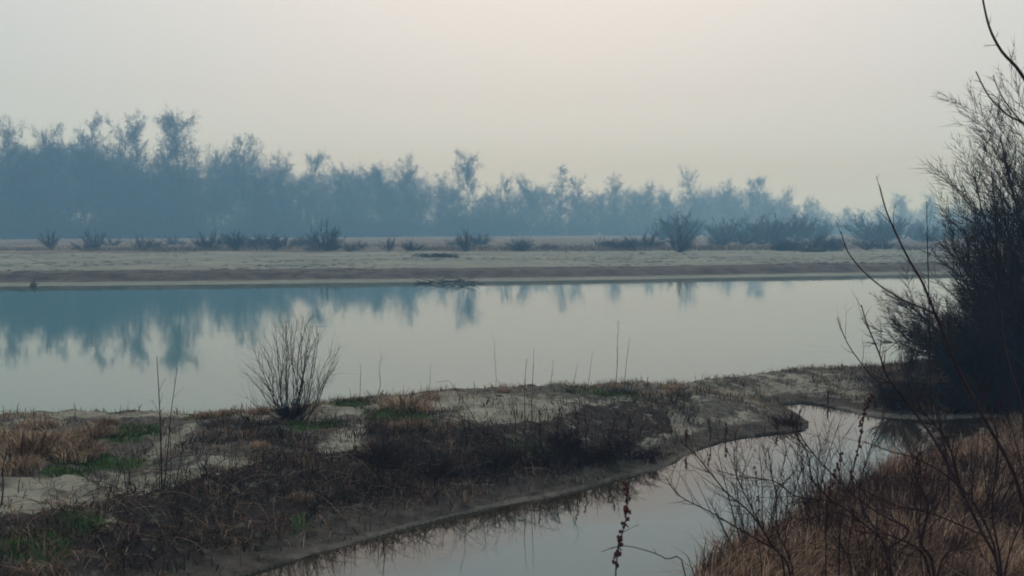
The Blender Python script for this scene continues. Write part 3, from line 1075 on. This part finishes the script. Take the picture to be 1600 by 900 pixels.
for k in range(420):
    u = g.uniform(150, 1260)
    v = np.interp(u, [150, 500, 700, 1000, 1260], [800, 765, 735, 695, 660]) + g.gauss(0, 14)
    x, y = on_plane(u, v, .3)
    z = gz(x, y)
    if z < .06:
        continue
    Ln = g.uniform(.12, .5) * (1 if u < 1000 else .5)
    d = norm3(g.gauss(0, .16), g.gauss(0, .16), 1)
    p = (x, y, z - .02)
    r0 = g.uniform(.002, .0045)
    for i in range(3):
        d = norm3(d[0] + g.gauss(0, .08), d[1] + g.gauss(0, .08), d[2])
        q2 = tuple(p[j] + d[j] * Ln / 3 for j in range(3))
        segs.append((*p, *q2, r0 * (1 - i / 3 * .6), r0 * (1 - (i + 1) / 3 * .6)))
        for _ in range(g.choice([0, 1, 2])):
            pd = perp(d, g)
            q3 = tuple(q2[j] + (pd[j] * .6 + d[j] * .6) * Ln * .2 for j in range(3))
            segs.append((*q2, *q3, r0 * .6, r0 * .3))
        p = q2
tag(link('bramble_tangle', mesh_np('bramble_tangle', *segs_mesh(segs, 4), [M['dark_stem']])),
    'dark tangle of arching bramble stems along the creek side of the near bank', 'brambles', kind='stuff')

for nm, mt, cnt, sd_, lab in (('dead_stalks', 'dead_stalk', 230, 71, 'pale dead stalks lying bent through the dark brambles on the near bank'),
                              ('bramble_canes', 'cane', 420, 72, 'reddish brown bramble canes arching over the dark litter on the near bank')):
    g = random.Random(sd_)
    segs = []
    for k in range(cnt):
        u = g.uniform(60, 1000)
        v = np.interp(u, [60, 500, 700, 1000], [830, 765, 735, 695]) + g.gauss(0, 26)
        x, y = on_plane(u, v, .35)
        z = gz(x, y)
        if z < .12:
            continue
        a = g.uniform(0, 2 * pi)
        Ln = g.uniform(.2, .6)
        el = g.uniform(.1, 1.0)
        d = (cos(a) * cos(el), sin(a) * cos(el) * .6, sin(el))
        p = (x, y, z)
        r0 = g.uniform(.002, .0045)
        for i in range(5):
            d = norm3(d[0] + g.gauss(0, .13), d[1] + g.gauss(0, .13), d[2] - .2)
            q2 = [p[j] + d[j] * Ln / 5 for j in range(3)]
            q2[2] = max(q2[2], gz(q2[0], q2[1]) + .01)
            q2 = tuple(q2)
            segs.append((*p, *q2, r0 * (1 - i / 5 * .6), r0 * (1 - (i + 1) / 5 * .6)))
            p = q2
    tag(link(nm, mesh_np(nm, *segs_mesh(segs, 4), [M[mt]])), lab, 'brambles', kind='stuff')

# ------------------------------------------------------------------ guided plants
def chain(pts, r0, r1, nsub=4):
    """smooth curve through world points -> segment rows"""
    P = np.array(pts, float)
    n = len(P)
    out_ = []
    for i in range(n - 1):
        p0, p1, p2, p3 = P[max(i - 1, 0)], P[i], P[i + 1], P[min(i + 2, n - 1)]
        for k in range(nsub):
            t_ = k / nsub
            out_.append(.5 * ((2 * p1) + (-p0 + p2) * t_ + (2 * p0 - 5 * p1 + 4 * p2 - p3) * t_ ** 2 + (-p0 + 3 * p1 - 3 * p2 + p3) * t_ ** 3))
    out_.append(P[-1])
    Q_ = np.array(out_)
    m = len(Q_) - 1
    rr_ = np.linspace(r0, r1, m + 1)
    return [(*Q_[i], *Q_[i + 1], rr_[i], rr_[i + 1]) for i in range(m)]

def side_twigs(segs_, r_, per=0.5, Ln=.25, rad=.003, up=.2, ang=40, sub=True, tstart=.2):
    o = []
    n_ = len(segs_)
    for i, s in enumerate(segs_):
        if i / n_ < tstart:
            continue
        k = int(per) + (r_.random() < per - int(per))
        for _ in range(k):
            p, q2 = s[:3], s[3:6]
            d = norm3(*(q2[j] - p[j] for j in range(3)))
            pd = perp(d, r_)
            a = R(ang * r_.uniform(.7, 1.3))
            dd = norm3(*(d[j] * cos(a) + pd[j] * sin(a) for j in range(3)))
            l_ = Ln * r_.uniform(.4, 1.3)
            rr0 = min(rad, s[6] * .7)
            for m in range(4):
                dd = norm3(dd[0] + r_.gauss(0, .1), dd[1] + r_.gauss(0, .1), dd[2] + r_.gauss(0, .1) + up)
                q3 = tuple(p[j] + dd[j] * l_ / 4 for j in range(3))
                o.append((*p, *q3, rr0 * (1 - m * .2), rr0 * (1 - (m + 1) * .2)))
                if sub and m in (1, 2) and r_.random() < .5:
                    pd = perp(dd, r_)
                    q4 = tuple(q3[j] + (dd[j] * .7 + pd[j] * .6) * l_ * .35 for j in range(3))
                    o.append((*q3, *q4, rr0 * .5, rr0 * .25))
                p = q3
    return o

def plant(name, lab, cat, base, stems, mat, mat2=None, twig=None, group=None, seed=0, extra=None, sides=6):
    """stems: list of (world point list, r0, r1); an Empty at the base with a stem mesh each and one twigs mesh"""
    r_ = random.Random(seed)
    e_ = bpy.data.objects.new(name, None)
    COL.objects.link(e_)
    e_.location = base
    tag(e_, lab, cat, group)
    tw = []
    def rel(sg):
        return [(s[0] - base[0], s[1] - base[1], s[2] - base[2], s[3] - base[0], s[4] - base[1], s[5] - base[2], s[6], s[7]) for s in sg]
    for pts, r0, r1 in stems:
        sg = chain(pts, r0, r1)
        link('stem', mesh_np('stem', *segs_mesh(rel(sg), sides), [mat], smooth=True), e_)
        if twig:
            tw += side_twigs(sg, r_, **twig)
    if tw:
        tag(link('twigs', mesh_np('twigs', *segs_mesh(rel(tw), 3), [mat2 or mat]), e_), kind='stuff')
    if extra:
        for nm, (Vx, Tx), mt in extra:
            tag(link(nm, mesh_np(nm, Vx - np.array(base), Tx, [mt]), e_), kind='stuff')
    return e_

# the willow shrub on the crest
x, y, z = ground_at(455, 655)
r_ = random.Random(12)
e_ = bpy.data.objects.new('willow_shrub', None)
COL.objects.link(e_)
e_.location = (x, y, z)
tag(e_, "leafless fan-shaped willow shrub on the crest of the near bank against the water", 'shrub')
tw = []
stump = []
C = dict(n=[4, 2], wob=[.05, .08], up=[.05, .05], kids=[.5, 0], ang=[22, 0], ratio=[.5, 0], start=[0, 0], tip=.35, thin=.7, rmin=.0022)
for k in range(27):
    tx = (k + .5) / 27 * 2 - 1 + r_.uniform(-.08, .08)
    tip_u = 457 + tx * 76 + r_.uniform(-8, 8)
    tip_v = 488 + 72 * abs(tx - .12) ** 1.9 + r_.choice([r_.uniform(-2, 18), r_.uniform(0, 62)])
    dep = y + r_.uniform(-.5, .5)
    tp = at(tip_u, tip_v, dep)
    bs = (x + tx * .09 + r_.choice([-.05, 0, .10]) + r_.uniform(-.04, .04), y + r_.uniform(-.1, .1), z - .03)
    m1 = tuple(bs[j] + (tp[j] - bs[j]) * .3 + r_.uniform(-.025, .025) for j in range(3))
    m1 = (m1[0] + tx * .04, m1[1], m1[2] - abs(tx) * .03)
    m2 = tuple(bs[j] + (tp[j] - bs[j]) * .65 + r_.uniform(-.05, .05) for j in range(3))
    sg = chain([bs, m1, m2, tp], r_.uniform(.005, .0125), .0022, 4)
    rl = [(s[0] - x, s[1] - y, s[2] - z, s[3] - x, s[4] - y, s[5] - z, s[6], s[7]) for s in sg]
    link('stem', mesh_np('stem', *segs_mesh(rl, 5), [M['shrub_bark']], smooth=True), e_)
    tw += side_twigs(rl, r_, 1.7, .34, .0036, .10, 30, True, .10)
tag(link('twigs', mesh_np('twigs', *segs_mesh(tw, 3), [M['shrub_bark']]), e_), kind='stuff')
bse = shrub_segs(9, 45, .3, 70, (1.5, 1.5), .006, 3)
o = link('basal_shoots', mesh_np('basal_shoots', *segs_mesh([q for l in bse for q in l], 3), [M['dark_stem']]), e_)

# the big bare willow bush on the right
bx, by = ray(1662, 400)[0] * 19.5, 19.5
bz = gz(bx, by)
r_ = random.Random(77)
o = [[] for _ in range(4)]
C = dict(n=[7, 5, 3, 1], wob=[.06, .05, .05, 0], up=[.065, .05, .04, 0], kids=[3.6, 2.3, 1.7, 0], ang=[30, 30, 30, 0],
         ratio=[.50, .60, .80, 0], start=[.15, .1, .1, 0], fall=[.5, .45, .4, 0], tip=.3, thin=.5, rmin=.0046)
e_ = bpy.data.objects.new('willow_bush', None)
COL.objects.link(e_)
e_.location = (bx, by, bz)
tag(e_, "big dark leafless willow bush filling the right edge of the picture", 'bush')
for k in range(38):
    ph = -78 + 138 * ((k + r_.random()) / 38) ** 1.15
    d = norm3(sin(R(ph)), r_.gauss(0, .30), cos(R(ph)))
    Ls = np.interp(abs(ph), [0, 12, 25, 42, 60, 76], [6.4, 5.5, 4.5, 3.7, 3.2, 2.9]) * r_.uniform(.7, 1.0)
    o0 = [[] for _ in range(4)]
    grow(r_, (d[0] * .3 + r_.gauss(0, .08), r_.gauss(0, .2), -.1), d, float(Ls), .042 * r_.uniform(.6, 1.1), 0, C, o0)
    link('stem', mesh_np('stem', *segs_mesh(o0[0], 5), [M['bush_bark']], smooth=True), e_)
    for l in range(1, 4):
        o[l] += o0[l]
tag(link('branches', mesh_np('branches', *segs_mesh(o[1], 4), [M['bush_bark']]), e_), kind='stuff')
tag(link('twigs', mesh_np('twigs', *join([segs_mesh(o[2], 3), segs_mesh(o[3], 3, True)]), [M['bush_bark']]), e_), kind='stuff')

# smaller shrubs around it
shr = [(1415, 588, 90, 55, .004, 44, 'red_stem', "thin spindly bush at the water's edge left of the big willow bush"),
       (1490, 600, 120, 60, .006, 48, 'bush_bark', "dense dark bush at the left foot of the big willow bush"),
       (1560, 612, 110, 120, .010, 60, 'bush_bark', "low dark thicket in front of the big willow bush"),
       (1400, 640, 55, 80, .006, 62, 'dark_stem', "low dark bush on the strip of land behind the creek"),
       (1490, 645, 60, 90, .007, 62, 'dark_stem', "low dark bush above the right end of the creek"),
       (1580, 660, 80, 90, .007, 60, 'dark_stem', "dark bush beyond the creek at the right edge")]
for k, (u, v, hp, wp, r0, sp, mt, lab) in enumerate(shr):
    x, y, z = ground_at(u, v)
    h = hp * y / FPX
    o = shrub_segs(500 + k, 20 if k < 2 else 34, h, sp, (2.6, 2.6), r0, 3, .09, .05)
    e_ = bpy.data.objects.new('bare_bush', None)
    COL.objects.link(e_)
    e_.location = (x, y, z)
    f = wp / hp * .9
    tag(e_, lab, 'bush')
    for nm, sg in (('stems', o[0]), ('twigs', o[1] + o[2])):
        link(nm, mesh_np(nm, *segs_mesh([(s[0] * f, s[1] * f, s[2], s[3] * f, s[4] * f, s[5], s[6], s[7]) for s in sg], 4), [M[mt]]), e_)

# dark dead growth under the bushes at the right
g = np.random.default_rng(31)
n = 60000
x_ = g.uniform(5, 13, n)
y_ = g.uniform(15, 26, n)
z_, dc_, dr_, in_, db_, ib_, df_ = terrain(x_, y_, True)
k = in_ & (z_ > .05) & (x_ / y_ > .30 + .10 * g.random(n) + .06 * fbm(x_, y_, .9, 2, 3)) & (x_ / y_ < .53)
P = np.stack([x_[k], y_[k], z_[k] - .02], -1)[:16000]
Vb, Tb = blades(P, .15, .012, 1.3, 1.0, 33, .7)
blade_obj('dead_undergrowth', Vb, Tb, M['litter'], 'dark dead growth on the ground under the bushes at the right', 'undergrowth')

# ------------------------------------------------------------------ thin stalks on the near bank
def stalk(u0, v0, u1, v1, lab, mat='grey_stem', r0=.004, per=.3, Ln=.1, group='thin weed stalks on the near bank', seeds=0, seed=0, mid=None, ang=35, name='dry_weed'):
    x, y, z = ground_at(u0, v0)
    r0 *= 1.4
    tp = at(u1, v1, y + .1)
    r_ = random.Random(seed + int(u0 * 7 + v1))
    pts = [(x, y, z - .02)]
    for t_ in (.33, .66):
        pts.append(tuple(pts[0][j] + (tp[j] - pts[0][j]) * t_ + r_.gauss(0, .012) for j in range(3)))
    pts.append(tp)
    sg = chain(pts, r0, r0 * .35)
    ex = []
    if seeds:
        parts_ = []
        for s in sg[int(len(sg) * .45):]:
            for _ in range(seeds):
                Vl, Tl = lumpy(r_.randint(0, 9999), r_.uniform(.5, 1) * .012, (1, 1, 1.6), 5, 4, .3)
                parts_.append((Vl + np.array(s[:3]) + np.array([r_.gauss(0, .012), r_.gauss(0, .012), r_.uniform(-.02, .02)]), Tl))
        ex = [('seed_head', join(parts_), M['seed'])]
    plant(name, lab, 'weed', (x, y, z), [(pts, r0, r0 * .35)], M[mat], twig=dict(per=per, Ln=Ln, rad=r0 * .6, up=.15, ang=ang, tstart=.3), group=group,
          seed=seed, extra=ex, sides=4)

st = [(253, 763, 245, 557, 'dark_stem', .0065, "tall twin-stemmed sapling's straight left stalk rising over the water at lower left"),
      (256, 762, 277, 575, 'dark_stem', .005, "slanting thin stalk leaning right just beside the straight left stalk"),
      (272, 764, 285, 700, 'dark_stem', .005, "short dark stalk right of the twin stalks on the path edge"),
      (206, 770, 204, 690, 'dark_stem', .005, "short upright dark stalk left of the twin stalks"),
      (362, 765, 362, 690, 'dark_stem', .004, "faint upright stalk on the dark ground right of the twin stalks"),
      (28, 640, 32, 612, 'grey_stem', .003, "tiny stalk against the water at the far left crest"),
      (2, 790, 12, 700, 'dark_stem', .007, "dark stalk cut by the left edge of the picture"),
      (200, 645, 200, 628, 'grey_stem', .003, "tiny stalk on the crest left of the twin stalks"),
      (298, 640, 304, 600, 'grey_stem', .003, "short stalk on the crest right of the twin stalks"),
      (562, 622, 563, 568, 'grey_stem', .0035, "thin grey stalk on the crest, first one right of the willow shrub"),
      (590, 618, 597, 555, 'grey_stem', .0035, "thin grey stalk on the crest, second one right of the willow shrub"),
      (668, 615, 674, 566, 'grey_stem', .003, "faint stalk on the crest behind the orange tussock"),
      (774, 616, 772, 530, 'grey_stem', .003, "lone faint stalk on the crest above the bare sand"),
      (820, 680, 823, 560, 'grey_stem', .0045, "tallest grey stalk at the left end of the weed row on the sand"),
      (830, 672, 834, 542, 'grey_stem', .004, "slender stalk close right of the tallest grey one"),
      (860, 612, 864, 562, 'grey_stem', .0035, "short branching stalk on the crest in the middle of the weed row"),
      (893, 610, 903, 568, 'grey_stem', .0035, "leaning short stalk on the crest, right of the branching one"),
      (918, 606, 926, 550, 'grey_stem', .0035, "thin stalk leaning right just left of the tall stalk pair"),
      (962, 604, 967, 500, 'grey_stem', .0045, "left and taller stalk of the tall pair on the crest"),
      (976, 604, 984, 528, 'grey_stem', .004, "right stalk of the tall pair on the crest"),
      (808, 690, 800, 622, 'dark_stem', .0035, "short dark stalk leaning left on the bare sand"),
      (600, 745, 596, 662, 'dark_stem', .007, "upright dark stalk with branches left of the bramble tangle"),
      (560, 720, 552, 650, 'dark_stem', .004, "dark stalk left of the upright branched one"),
      (700, 700, 690, 640, 'dark_stem', .004, "thin dark stalk standing over the brambles at centre"),
      (520, 722, 512, 690, 'dark_stem', .005, "short dark stalk on the pale patch below the willow shrub")]
for k, (a1, b1, a2, b2, mt, r0, lab) in enumerate(st):
    stalk(a1, b1, a2, b2, lab, mt, r0, .45, .16 if b1 - b2 > 60 else .09, seed=k)
st2 = [(845, 700, 842, 640, "dark seedy weed at the left end of the dark weed row"),
       (868, 700, 876, 636, "dark seedy weed left of the round black clump"),
       (905, 705, 898, 634, "seedy weed just right of the round black clump"),
       (918, 706, 914, 652, "stout seedy weed, second one right of the round black clump"),
       (945, 712, 962, 655, "seedy weed leaning right in the dark weed row"),
       (960, 716, 952, 668, "short seedy weed leaning left near the end of the dark row"),
       (980, 714, 982, 662, "stiff dark weed post-like at the right end of the dark row"),
       (1110, 690, 1106, 655, "isolated dark weed above the creek shore"),
       (1132, 688, 1134, 660, "small dark weed right of the isolated one above the creek"),
       (1294, 640, 1294, 616, "dark weed stub by the tip of the creek"),
       (1070, 700, 1074, 672, "dark weed stub on the mud left of the isolated weed"),
       (1216, 676, 1212, 654, "dark weed at the water's edge on the creek point"),
       (1245, 672, 1250, 640, "dark weed on the very tip of the creek point")]
for k, (a1, b1, a2, b2, lab) in enumerate(st2):
    stalk(a1, b1, a2, b2, lab, 'dark_stem', .007, .9, .10, group='dark seedy weeds above the creek', seeds=2, seed=90 + k)

# round black clump in the weed row
x, y, z = ground_at(884, 706)
o = shrub_segs(66, 40, .36, 75, (2.5, 2.5), .006, 3, .2, .0)
e_ = link('dead_bush', mesh_np('dead_bush', *segs_mesh([q for l in o for q in l], 4), [M['dark_stem']]), None, (x, y, z + .02))
tag(e_, "round black clump of dead twigs standing out against the sand", 'bush')
for k, (u, v, s, lab) in enumerate([(780, 735, .34, "dark bramble bush at the left of the thick brambles by the creek"), (845, 728, .4, "dark bramble bush below the weed row, over the creek shore"),
                                    (925, 722, .42, "thickest dark bramble bush, below the stiff seedy weeds"), (975, 716, .36, "dark bramble bush at the right end of the thicket above the creek"),
                                    (590, 725, .36, "dark bush around the upright branched stalk"), (690, 745, .26, "low dark bush midway along the brambles"),
                                    (1010, 716, .22, "small dark bush right of the bramble thicket, close over the water"),
                                    (1230, 664, .2, "low dark bush on the creek point")]):
    x, y, z = ground_at(u, v)
    o = shrub_segs(600 + k, 34, s * 1.15, 66, (2.0, 1.8), .0048, 3, .16, .01)
    e_ = link('bramble_bush', mesh_np('bramble_bush', *segs_mesh([(q[0] * 1.5, q[1], q[2], q[3] * 1.5, q[4], q[5], q[6], q[7]) for l in o for q in l], 3), [M['dark_stem']]), None, (x, y, z - .02))
    tag(e_, lab, 'bush', 'dark bramble bushes above the creek')

# pale pebbles on the path
Vp, Tp = lumpy(2, 1, (1, .8, .5), 8, 5, .2)
pm = mesh_np('pebble', Vp, Tp, [M['pebble']])
for k, (u, v, s, lab) in enumerate([(229, 737, .022, "pale pebble on the muddy path left of the twin stalks"), (339, 742, .026, "pale pebble on the path right of the twin stalks"),
                                    (366, 729, .02, "pale pebble farthest right on the path"), (270, 760, .018, "small pale pebble at the foot of the twin stalks"),
                                    (298, 747, .018, "small grey pebble between the two brighter ones on the path")]):
    x, y, z = ground_at(u, v)
    tag(link('pebble', pm, None, (x, y, z + s * .3), k, (s, s, s)), lab, 'pebble', 'pale pebbles on the path')

# ------------------------------------------------------------------ foreground right: brown grass bank
g = np.random.default_rng(61)
n = 420000
x_ = g.uniform(1.0, 13, n)
y_ = g.uniform(4.0, 18.5, n)
z_, dc_, dr_, in_, db_, ib_, df_ = terrain(x_, y_, True)
vis = (x_ / y_ < .56) & (x_ / y_ > .10)
k = ib_ & (db_ > .12) & vis & (fbm(x_, y_, 1.6, 2, 71) > -.35) & (g.random(n) < np.clip(9.0 / y_, 0.3, 1.0))
P = np.stack([x_[k], y_[k], z_[k] - .03], -1)[:78000]
hs = (.40 + .62 * fbm(P[:, 0], P[:, 1], 1.1, 3, 72)).clip(.14, .9) * g.uniform(.4, 1.25, len(P)) * np.clip(dist_poly(P[:, 0], P[:, 1], bank_side) * 1.2 + .6, 0, 1)
hs = hs * np.interp(P[:, 1], [11, 15, 18], [1, .62, .5])
db_dir = 6 * fbm(P[:, 0], P[:, 1], .8, 2, 75)
Vb, Tb = blades(P, hs, .010, 1.25, .9, 73, dirbias=db_dir)
blade_obj('brown_grass', Vb, Tb, M['brown_grass'], 'matted russet dead grass covering the near bank at lower right', 'grass')

k = (fbm(P[:, 0], P[:, 1], 1.7, 3, 171) > .05) & (g.random(len(P)) < .16)
P2 = P[k]
Vb, Tb = blades(P2, .34 * g.uniform(.5, 1.3, len(P2)), .011, 1.9, 1.2, 173, dirbias=6 * fbm(P2[:, 0], P2[:, 1], .9, 2, 176))
blade_obj('matted_straw', Vb, Tb, M['matted'], 'pale flattened straw lying in swirls through the russet grass', 'grass')

# guided saplings
def gp(lst, d0, d1=None):
    d1 = d1 if d1 is not None else d0
    m = len(lst) - 1
    return [at(u, v, d0 + (d1 - d0) * i / m) for i, (u, v) in enumerate(lst)]

def to_ground(pts):
    """carry the first point down to the ground"""
    x, y, z = pts[0]
    g0 = gz(x, y)
    return ([(x + .03, y, g0 - .03)] + pts) if z > g0 + .04 else pts

A1 = to_ground(gp([(1625, 850), (1600, 790), (1580, 730), (1530, 640), (1493, 567), (1465, 500), (1450, 462), (1438, 435), (1420, 405), (1401, 367), (1385, 330), (1374, 290)], 7.0))
A2 = gp([(1462, 492), (1450, 485), (1416, 471), (1382, 451), (1351, 426), (1325, 394), (1314, 362)], 7.0, 6.9)
plant('willow_sapling', "tall curved sapling in the right foreground whose two bare tips reach over the river", 'sapling', A1[0],
      [(A1, .014, .004), (A2, .006, .003)], M['red_stem'], twig=dict(per=.35, Ln=.14, rad=.0035, up=.1, ang=35, tstart=.25), seed=3)
B1 = to_ground(gp([(1560, 890), (1533, 829), (1493, 749), (1462, 691), (1427, 642), (1387, 589), (1374, 553), (1355, 507), (1346, 477)], 7.4))
B2 = gp([(1392, 596), (1370, 595), (1340, 560), (1321, 530), (1308, 496)], 7.4)
plant('willow_sapling', "slanting sapling left of the tall curved one, with two short tips below its branch", 'sapling', B1[0],
      [(B1, .012, .0035), (B2, .005, .0025)], M['red_stem'], twig=dict(per=.6, Ln=.22, rad=.0035, up=.1, ang=38, tstart=.2), seed=4)
C1 = to_ground(gp([(1690, 900), (1700, 600), (1690, 380), (1660, 240), (1600, 122), (1565, 80), (1545, 40), (1533, -15)], 6.6))
C2 = gp([(1682, 300), (1650, 230), (1600, 193), (1575, 180), (1545, 150), (1525, 112)], 6.6)
C3 = gp([(1597, 191), (1575, 165), (1560, 140), (1552, 118)], 6.6)
plant('willow_sapling', "sapling outside the right edge whose bare branches arch into the top right corner", 'sapling', C1[0],
      [(C1, .018, .005), (C2, .008, .0035), (C3, .004, .0025)], M['red_stem'], twig=dict(per=.3, Ln=.07, rad=.003, up=.0, ang=50, tstart=.3), seed=5)
D1 = to_ground(gp([(1600, 660), (1575, 560), (1560, 440), (1555, 330), (1548, 260)], 9.5))
D2 = to_ground(gp([(1480, 720), (1455, 600), (1452, 480), (1449, 380), (1448, 315)], 11))
plant('willow_sapling', "thin upright sapling in front of the left flank of the big willow bush", 'sapling', D2[0],
      [(D2, .011, .003)], M['bush_bark'], twig=dict(per=.9, Ln=.35, rad=.004, up=.12, ang=30, tstart=.3), seed=6)
plant('willow_sapling', "upright dark sapling in front of the middle of the big willow bush", 'sapling', D1[0],
      [(D1, .012, .003)], M['bush_bark'], twig=dict(per=.9, Ln=.35, rad=.004, up=.12, ang=30, tstart=.3), seed=7)

# the bare bushy weeds in front of the creek
fb = [
 ("spreading bare bush over the creek at the lower centre right", (1235, 900), 6.8,
  [[(1235, 900), (1209, 856), (1173, 802), (1133, 767), (1089, 713), (1064, 690)],
   [(1225, 890), (1204, 850), (1170, 785), (1150, 740), (1147, 700)],
   [(1240, 900), (1215, 830), (1213, 780), (1206, 740), (1200, 700)],
   [(1210, 857), (1160, 830), (1110, 800), (1062, 775), (1040, 745)]]),
 ("wide bare bush with long twigs crossing the middle of the creek", (1390, 870), 7.2,
  [[(1390, 870), (1345, 815), (1302, 785), (1244, 775), (1210, 752), (1160, 745), (1120, 735)],
   [(1380, 860), (1420, 830), (1370, 800), (1330, 770), (1280, 720), (1250, 680), (1235, 650)],
   [(1385, 868), (1350, 800), (1344, 760), (1360, 700), (1376, 660), (1384, 620)],
   [(1345, 815), (1300, 800), (1255, 812), (1215, 800)],
   [(1302, 785), (1270, 750), (1262, 710), (1240, 672), (1238, 640)]]),
 ("dark bare bush at the lower right in the russet grass", (1560, 900), 6.2,
  [[(1560, 900), (1540, 820), (1500, 760), (1440, 720), (1390, 705), (1350, 690)],
   [(1565, 900), (1550, 800), (1560, 700), (1545, 640), (1520, 580)],
   [(1570, 900), (1600, 800), (1590, 700), (1560, 620)],
   [(1500, 760), (1480, 690), (1440, 640), (1420, 600)],
   [(1545, 840), (1450, 800), (1400, 790), (1340, 760)]]),
 ("low bare bush in the russet grass at the bottom edge", (1460, 900), 5.6,
  [[(1460, 905), (1440, 850), (1450, 790), (1430, 740), (1442, 690)],
   [(1455, 905), (1400, 840), (1340, 830), (1290, 800)],
   [(1465, 905), (1500, 850), (1510, 790), (1530, 740)]])]
for k, (lab, bpx, D, lst) in enumerate(fb):
    stems = []
    for j, s in enumerate(lst):
        pts = gp(s, D, D + .3 * ((j % 3) - 1))
        if s[0][1] > 865:
            pts = to_ground(pts)
        stems.append((pts, .008 if j < 2 else .006, .0025))
    plant('bare_bush', lab, 'bush', stems[0][0][0], stems, M['red_stem'], twig=dict(per=1.35, Ln=.28, rad=.003, up=.12, ang=40, tstart=.1), seed=20 + k)

for k, (u, v, hp, n_, sp, lab) in enumerate([
        (1190, 905, 235, 9, 34, "many-stemmed bare bush standing between creek and grass, left of the others"),
        (1285, 880, 250, 9, 30, "upright many-stemmed bare bush behind the tall dock stem"),
        (1420, 850, 210, 10, 36, "fine-twigged bare bush in the grass below the end of the creek"),
        (1530, 820, 260, 12, 40, "fine-twigged bare bush in the grass near the right edge"),
        (1370, 930, 230, 8, 34, "nearest fine-twigged bare bush at the bottom edge of the grass")]):
    a_, b_ = ray(u, v)
    d_ = np.linspace(4, 20, 3000)
    kk = np.argmax(CAM_H + b_ * d_ <= terrain(a_ * d_, d_))
    D_k = float(d_[kk])
    base = (a_ * D_k, D_k, gz(a_ * D_k, D_k))
    h = hp * D_k / FPX
    o = shrub_segs(900 + k, n_ + 4, h, sp, (1.5, 1.6), .0068, 3, .09, .05)
    e_ = bpy.data.objects.new('bare_bush', None)
    COL.objects.link(e_)
    e_.location = base
    tag(e_, lab, 'bush')
    tag(link('stems', mesh_np('stems', *segs_mesh(o[0], 4), [M['red_stem']]), e_), kind='stuff')
    tag(link('twigs', mesh_np('twigs', *segs_mesh(o[1] + o[2], 3), [M['red_stem']]), e_), kind='stuff')

def dock(lab, pxs, D, r0, seedr, dens, t0=.4, seed=0):
    pts = to_ground(gp(pxs[::-1], D))
    sg = chain(pts, r0, r0 * .5)
    r_ = random.Random(seed)
    parts_ = []
    for s in sg[int(len(sg) * t0):]:
        for _ in range(dens):
            Vl, Tl = lumpy(r_.randint(0, 9999), r_.uniform(.5, 1.1) * seedr, (1, 1, 1.3), 6, 4, .35)
            f = r_.random()
            c_ = np.array(s[:3]) * (1 - f) + np.array(s[3:6]) * f
            parts_.append((Vl + c_ + np.array([r_.gauss(0, seedr * .9), r_.gauss(0, seedr * .9), 0]), Tl))
    plant('dock_weed', lab, 'weed', pts[0], [(pts, r0, r0 * .5)], M['red_stem'], twig=dict(per=.15, Ln=.12, rad=.0025, up=.1, ang=35, tstart=.3), seed=seed,
          extra=[('seed_head', join(parts_), M['seed'])])
dock("tall dead dock stem with dark seed clusters standing across the creek", [(1362, 615), (1351, 647), (1342, 695), (1329, 749), (1315, 802), (1311, 895)], 7.0, .006, .010, 4, .62, 1)
dock("short dock stem with seed cluster left of the tall dock stem", [(1315, 707), (1302, 749), (1293, 785), (1290, 860)], 7.2, .005, .009, 4, .6, 2)
dock("reddish seedy dock stem at the bottom centre against the creek water", [(980, 755), (978, 811), (967, 855), (962, 925)], 5.8, .005, .010, 5, .3, 3)
dock("dead dock stem leaning right in the russet grass", [(1330, 735), (1336, 790), (1326, 850), (1330, 900)], 6.6, .005, .009, 3, .6, 4)
dock("dead seedy dock stem between the tall dock stem and the right edge grass", [(1432, 700), (1440, 760), (1436, 830), (1442, 900)], 6.9, .005, .009, 3, .6, 5)
dock("thin seedy stem standing at the water side of the russet grass", [(1178, 728), (1186, 780), (1183, 830), (1190, 890)], 7.3, .004, .008, 3, .6, 6)
c1 = to_ground(gp([(1071, 900), (1040, 873), (1009, 860), (973, 853), (940, 862)], 5.8))
plant('bent_weed', "thin bent stem crossing the water low beside the reddish dock stem", 'weed', c1[0], [(c1, .004, .0018)], M['red_stem'],
      twig=dict(per=.12, Ln=.08, rad=.002, up=.05, ang=40, tstart=.3), seed=9, sides=5)

# ------------------------------------------------------------------ haze
hz, t, b = new_mat('haze_air')
t.nodes.remove(b)
pv = nd('ShaderNodeVolumePrincipled')
pv.inputs['Color'].default_value = (.26, .53, .84, 1)
pv.inputs['Absorption Color'].default_value = (1, 1, 1, 1)
pv.inputs['Density'].default_value = .0030
pv.inputs['Anisotropy'].default_value = .0
lk(pv.outputs[0], t.nodes['Material Output'].inputs['Volume'])
hx, z0, z1 = 800.0, -3.0, 50.0
hv = [(-hx, -hx, z0), (hx, -hx, z0), (hx, hx, z0), (-hx, hx, z0), (-hx, -hx, z1), (hx, -hx, z1), (hx, hx, z1), (-hx, hx, z1)]
hf = [(0, 3, 2, 1), (4, 5, 6, 7), (0, 1, 5, 4), (1, 2, 6, 5), (2, 3, 7, 6), (3, 0, 4, 7)]
tag(link('haze', mesh_np('haze', hv, hf, [hz])), kind='stuff')
